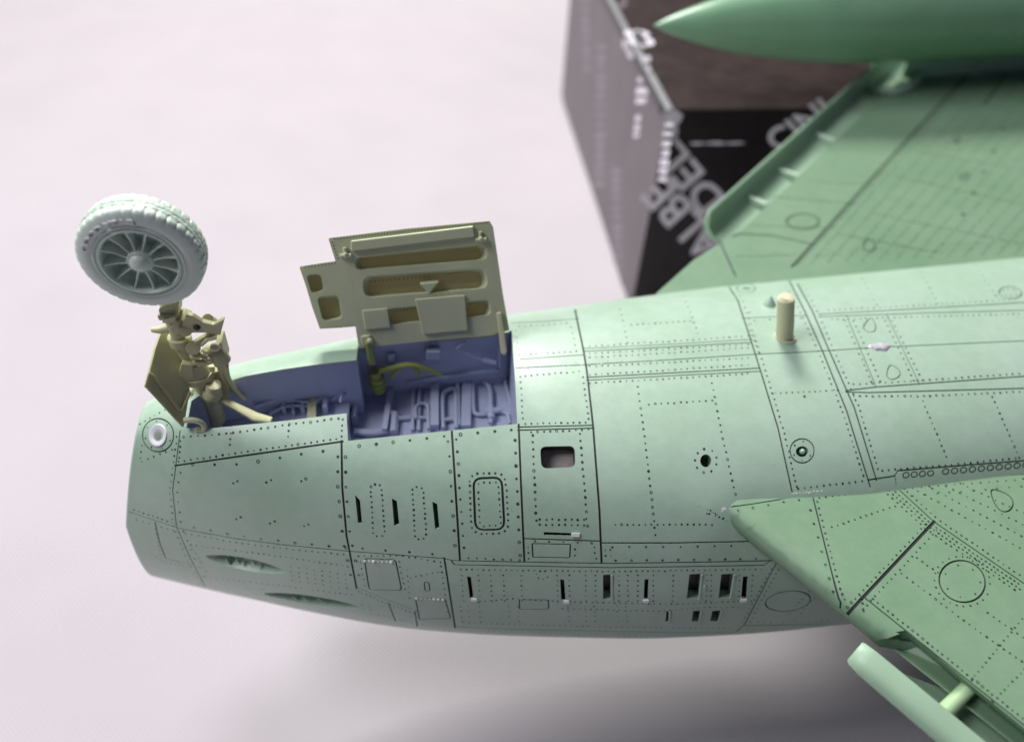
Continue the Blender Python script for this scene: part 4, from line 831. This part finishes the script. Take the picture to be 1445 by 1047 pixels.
# far wing
fp = wing_xy([(925, 415), (980, 366), (1045, 326), (1255, 128), (1290, 110)]); fo = np.array(fp[3])-np.array(fp[2]); fo /= np.linalg.norm(fo)
fend = np.array(fp[3])+fo*14
FEn = np.array([fo[1], -fo[0]])
FP2 = np.array(fp[2])
def S_w(UV):
    p = np.asarray(UV, float); d = (p-FP2)@FEn; r = 0.12; x = np.clip(r-d, 0, r)
    z = WZ+0.0*p[..., 1]
    return np.stack([p[..., 0], p[..., 1], z], -1)
OUTF = dens([np.array(fp[0]), np.array(fp[1]), np.array(fp[2]), np.array(fp[3]), fend, np.array([fend[0]+8, fend[1]]), np.array([30, 2.6]), np.array([XEND-1, 2.0]), np.array([5.0, 2.2])], 0.22)
xs = [p[0] for p in OUTF]; ys = [p[1] for p in OUTF]
FW = Skin(S_w, min(xs)-.1, max(xs)+.1, min(ys)-.1, max(ys)+.1, 90, 90)
FW.line([(1118, 376), (1221, 262), (1290, 187), (1362, 108)], 0.05); FW.line([(1125, 374), (1226, 264), (1295, 189), (1368, 108)], 0.02)
FW.line([(1014, 337), (1037, 387)], 0.04, ext=4); FW.line([(1014, 339), (1045, 330), (1093, 333), (1147, 345)], 0.04); FW.line(ell(1133, 313, 23, 11), 0.04, True)
FW.line(drop_shape(1227, 346, 9, 8, -90), 0.03, True); FW.line([(1420, 104), (1389, 148), (1460, 164)], 0.05); FW.line([(1285, 118), (1368, 108), (1460, 100)], 0.04)
fw = finish_wing(FW, OUTF, 'wing', 'far wing reaching over the dark carton', 0.42)
g = G(); Q_ = lambda p, sp=7, r=0.020: FW.rivets(g, p, sp, r)
for k in range(14): x0 = 1130+24*k; Q_([(x0+14, 372-1.1*k), (x0+232, 122)], 5.0, 0.029)
for a, b in (((1083, 277), (1217, 289)), ((1262, 249), (1445, 289)), ((1225, 300), (1445, 345)), ((1180, 330), (1330, 358)), ((1060, 318), (1180, 322)), ((1300, 215), (1445, 240)), ((1140, 255), (1235, 262)), ((1040, 362), (1120, 360))): Q_([a, b], 5.5, 0.029)
Q_([(1150, 362), (1445, 347)], 7, 0.02); Q_([(1165, 355), (1445, 341)], 7, 0.02); Q_([(1130, 364), (1225, 256), (1300, 172)], 6, 0.02)
g.make('rivets', M_RIVET, fw, False, stuff=True)
for x, y in ((1350, 202), (1402, 214), (1388, 243), (1374, 273), (1359, 303), (1415, 182)): g = G(); FW.dot(g, (x, y), 0.07, 9, 0.01); g.make('ejector_pin_mark', M_RIVET, fw, False)
g = G(); ring(FW, g, 1360, 249, 7, 4); ring(FW, g, 1351, 198, 6, 3); g.make('stamped_rings', M_RIVET, fw, False)

M_RIBS = mat('pale_green_rib_plastic', (0.52, 0.68, 0.52), 0.42)
# ------------------------------------------------------------------ slats
def slat(name, label, base, t, nrm, L, prof, m, tip=0.25, zoff=0):
    """prof: closed cross-section (distance outward from the wing edge, height)"""
    root = empty(name, (0, 0, 0), 0, plane, label)
    g = G(); n = len(prof); st = [(0.0, 0.82), (0.06, 0.93), (tip, 1.0), (L, 1.0)]; V = []
    cd = sum(p[0] for p in prof)/n; cz = sum(p[1] for p in prof)/n
    if L < 20: st = [(0.0, 0.82), (0.06, 0.93), (tip, 1.0), (0.5, 1), (0.8, 1), (1.2, 1), (1.7, 1), (2.2, 1), (L, 1.0)]
    cut = lambda d, s_: d if d > -0.45 or L > 20 else -0.45+(d+0.45)*min(1, 0.1+s_/2.2)
    for s_, k in st: V += [np.array([*(base+t*s_+nrm*(cd+(cut(d, s_)-cd)*k)), cz+(z-cz)*k]) for d, z in prof]
    g.add(V, [(i*n+k, i*n+(k+1) % n, (i+1)*n+(k+1) % n, (i+1)*n+k) for i in range(len(st)-1) for k in range(n)]+[tuple(range(n))[::-1], tuple(range((len(st)-1)*n, len(st)*n))])
    g.make('slat_shell', m, root); return root
pa = on_z(1192, 935, 4.55)[:2]; pb = on_z(1323, 1047, 4.55)[:2]; st_ = (pb-pa)/np.linalg.norm(pb-pa); sn_ = np.array([st_[1], -st_[0]]); sn_ = sn_ if sn_[0] < 0 else -sn_
dw = float((pa-NE)@(-SEn))
prof_n = [(0.0, 4.55), (-0.04, 4.66), (-0.18, 4.76), (-0.38, 4.82), (-0.42, 4.80), (-0.40, 4.74), (-0.28, 4.62), (-0.2, 4.50), (-0.24, 4.38), (-0.5, 4.22), (-1.5, 4.12), (-1.5, 4.06), (-0.5, 4.12), (-0.12, 4.34)]
ns_ = slat('slat', 'near leading edge slat hanging off the wing edge', pa, st_, sn_, 14, prof_n, M_SLAT)
a = on_z(1331, 1006, 4.45); b = on_z(1368, 968, 4.75); g = G(); g.tube([a, b], [0.13, 0.12], 14, False); g.make('slat_track', mat('light_green_plastic', (0.45, 0.66, 0.36), 0.45), ns_)
pa2 = on_z(996, 300, 5.42)[:2]; pb2 = on_z(1245, 78, 5.42)[:2]; st2 = (pb2-pa2)/np.linalg.norm(pb2-pa2); sn2 = np.array([-st2[1], st2[0]])
gap = float(abs((FP2-pa2)@sn2))
prof_f = [(0.0, 5.42), (-0.05, 5.46), (-0.11, 5.42), (-0.17, 5.02), (-0.40, 4.76), (-gap-0.2, 4.70), (-gap-0.2, 4.62), (-0.32, 4.62), (-0.04, 4.80), (0.05, 5.1)]
fs_ = slat('slat', 'far leading edge slat with pale ribs above the carton', pa2, st2, sn2, 26, prof_f, M_SLAT, 0.15)
for x0, y0, x1, y1 in ((1050, 273, 1083, 287), (1093, 235, 1128, 247), (1147, 185, 1179, 197), (1219, 117, 1252, 130)):
    p0 = on_z(x0, y0, 4.93); p1 = on_z(x1, y1, 4.95); d = p1-p0; s_ = np.array([*st2, 0])*0.07
    g = G(); g.prism([p0-s_, p1-s_, p1+s_, p0+s_], (0, 0, -0.17)); g.make('slat_rib', M_RIBS, fs_, False, bevel=0.02)

# ------------------------------------------------------------------ drop tank and pylon
tank = empty('drop_tank', (0, 0, 0), 0, plane, 'glossy dark green drop tank under the far wing')
TA = on_z(922, 37, 7.35); TB = on_z(1445, 16, 7.35); td = (TB-TA)/np.linalg.norm(TB-TA); TR = 1.56
g = G(); pr = []
for k in range(30):
    s_ = k/29*10.0; pr.append((max(0.001, TR*(1-(1-s_/10.0)**2.3)**0.86), s_))
pr += [(TR, 14), (TR, 20), (TR*0.8, 25), (TR*0.3, 30), (0.001, 32)]
g.lathe(pr, TA, td, 64); g.make('tank_body', M_TANK, tank)
k0 = on_z(1300, 112, WZ); k1 = on_z(1445, 99, WZ); kd = (k1-k0)/np.linalg.norm(k1-k0); ks = np.array([-kd[1], kd[0], 0])
g = G(); pl = []
for s_, wd in ((-0.55, 0.02), (-0.4, 0.14), (0.0, 0.30), (0.6, 0.38), (2.35, 0.42)): pl.append((s_, wd))
poly = [k0+kd*s_+ks*0.45-ks*wd for s_, wd in pl]+[k0+kd*s_+ks*0.45+ks*wd for s_, wd in pl[::-1]]; g.prism([p-np.array([0, 0, 0.05]) for p in poly], (0, 0, 1.15)); g.make('pylon_front', M_PYLON, tank, False, bevel=0.02)
g = G(); g.box(k0+kd*8.45+ks*0.45+np.array([0, 0, 0.52]), 12.1, 0.84, 1.15, (kd, ks, Z3)); g.make('pylon_body', M_PYLON, tank, False, bevel=0.02)
g = G(); c = on_z(1272, 102, WZ+0.12); cv = []
for k in range(13):
    a_ = math.radians(-150+15*k*1.0); cv.append(c+0.75*np.array([math.cos(a_), math.sin(a_)*0.9, 0]))
c1 = [on_z(x, y, WZ+0.10) for x, y in ((1246, 127), (1262, 129), (1280, 124), (1293, 114), (1300, 98), (1303, 86))]
g.tube(c1, [0.10, 0.15, 0.17, 0.17, 0.16, 0.14], 12); g.make('pylon_fillet', mat('pale_green_fillet', (0.42, 0.58, 0.47), 0.4), tank)
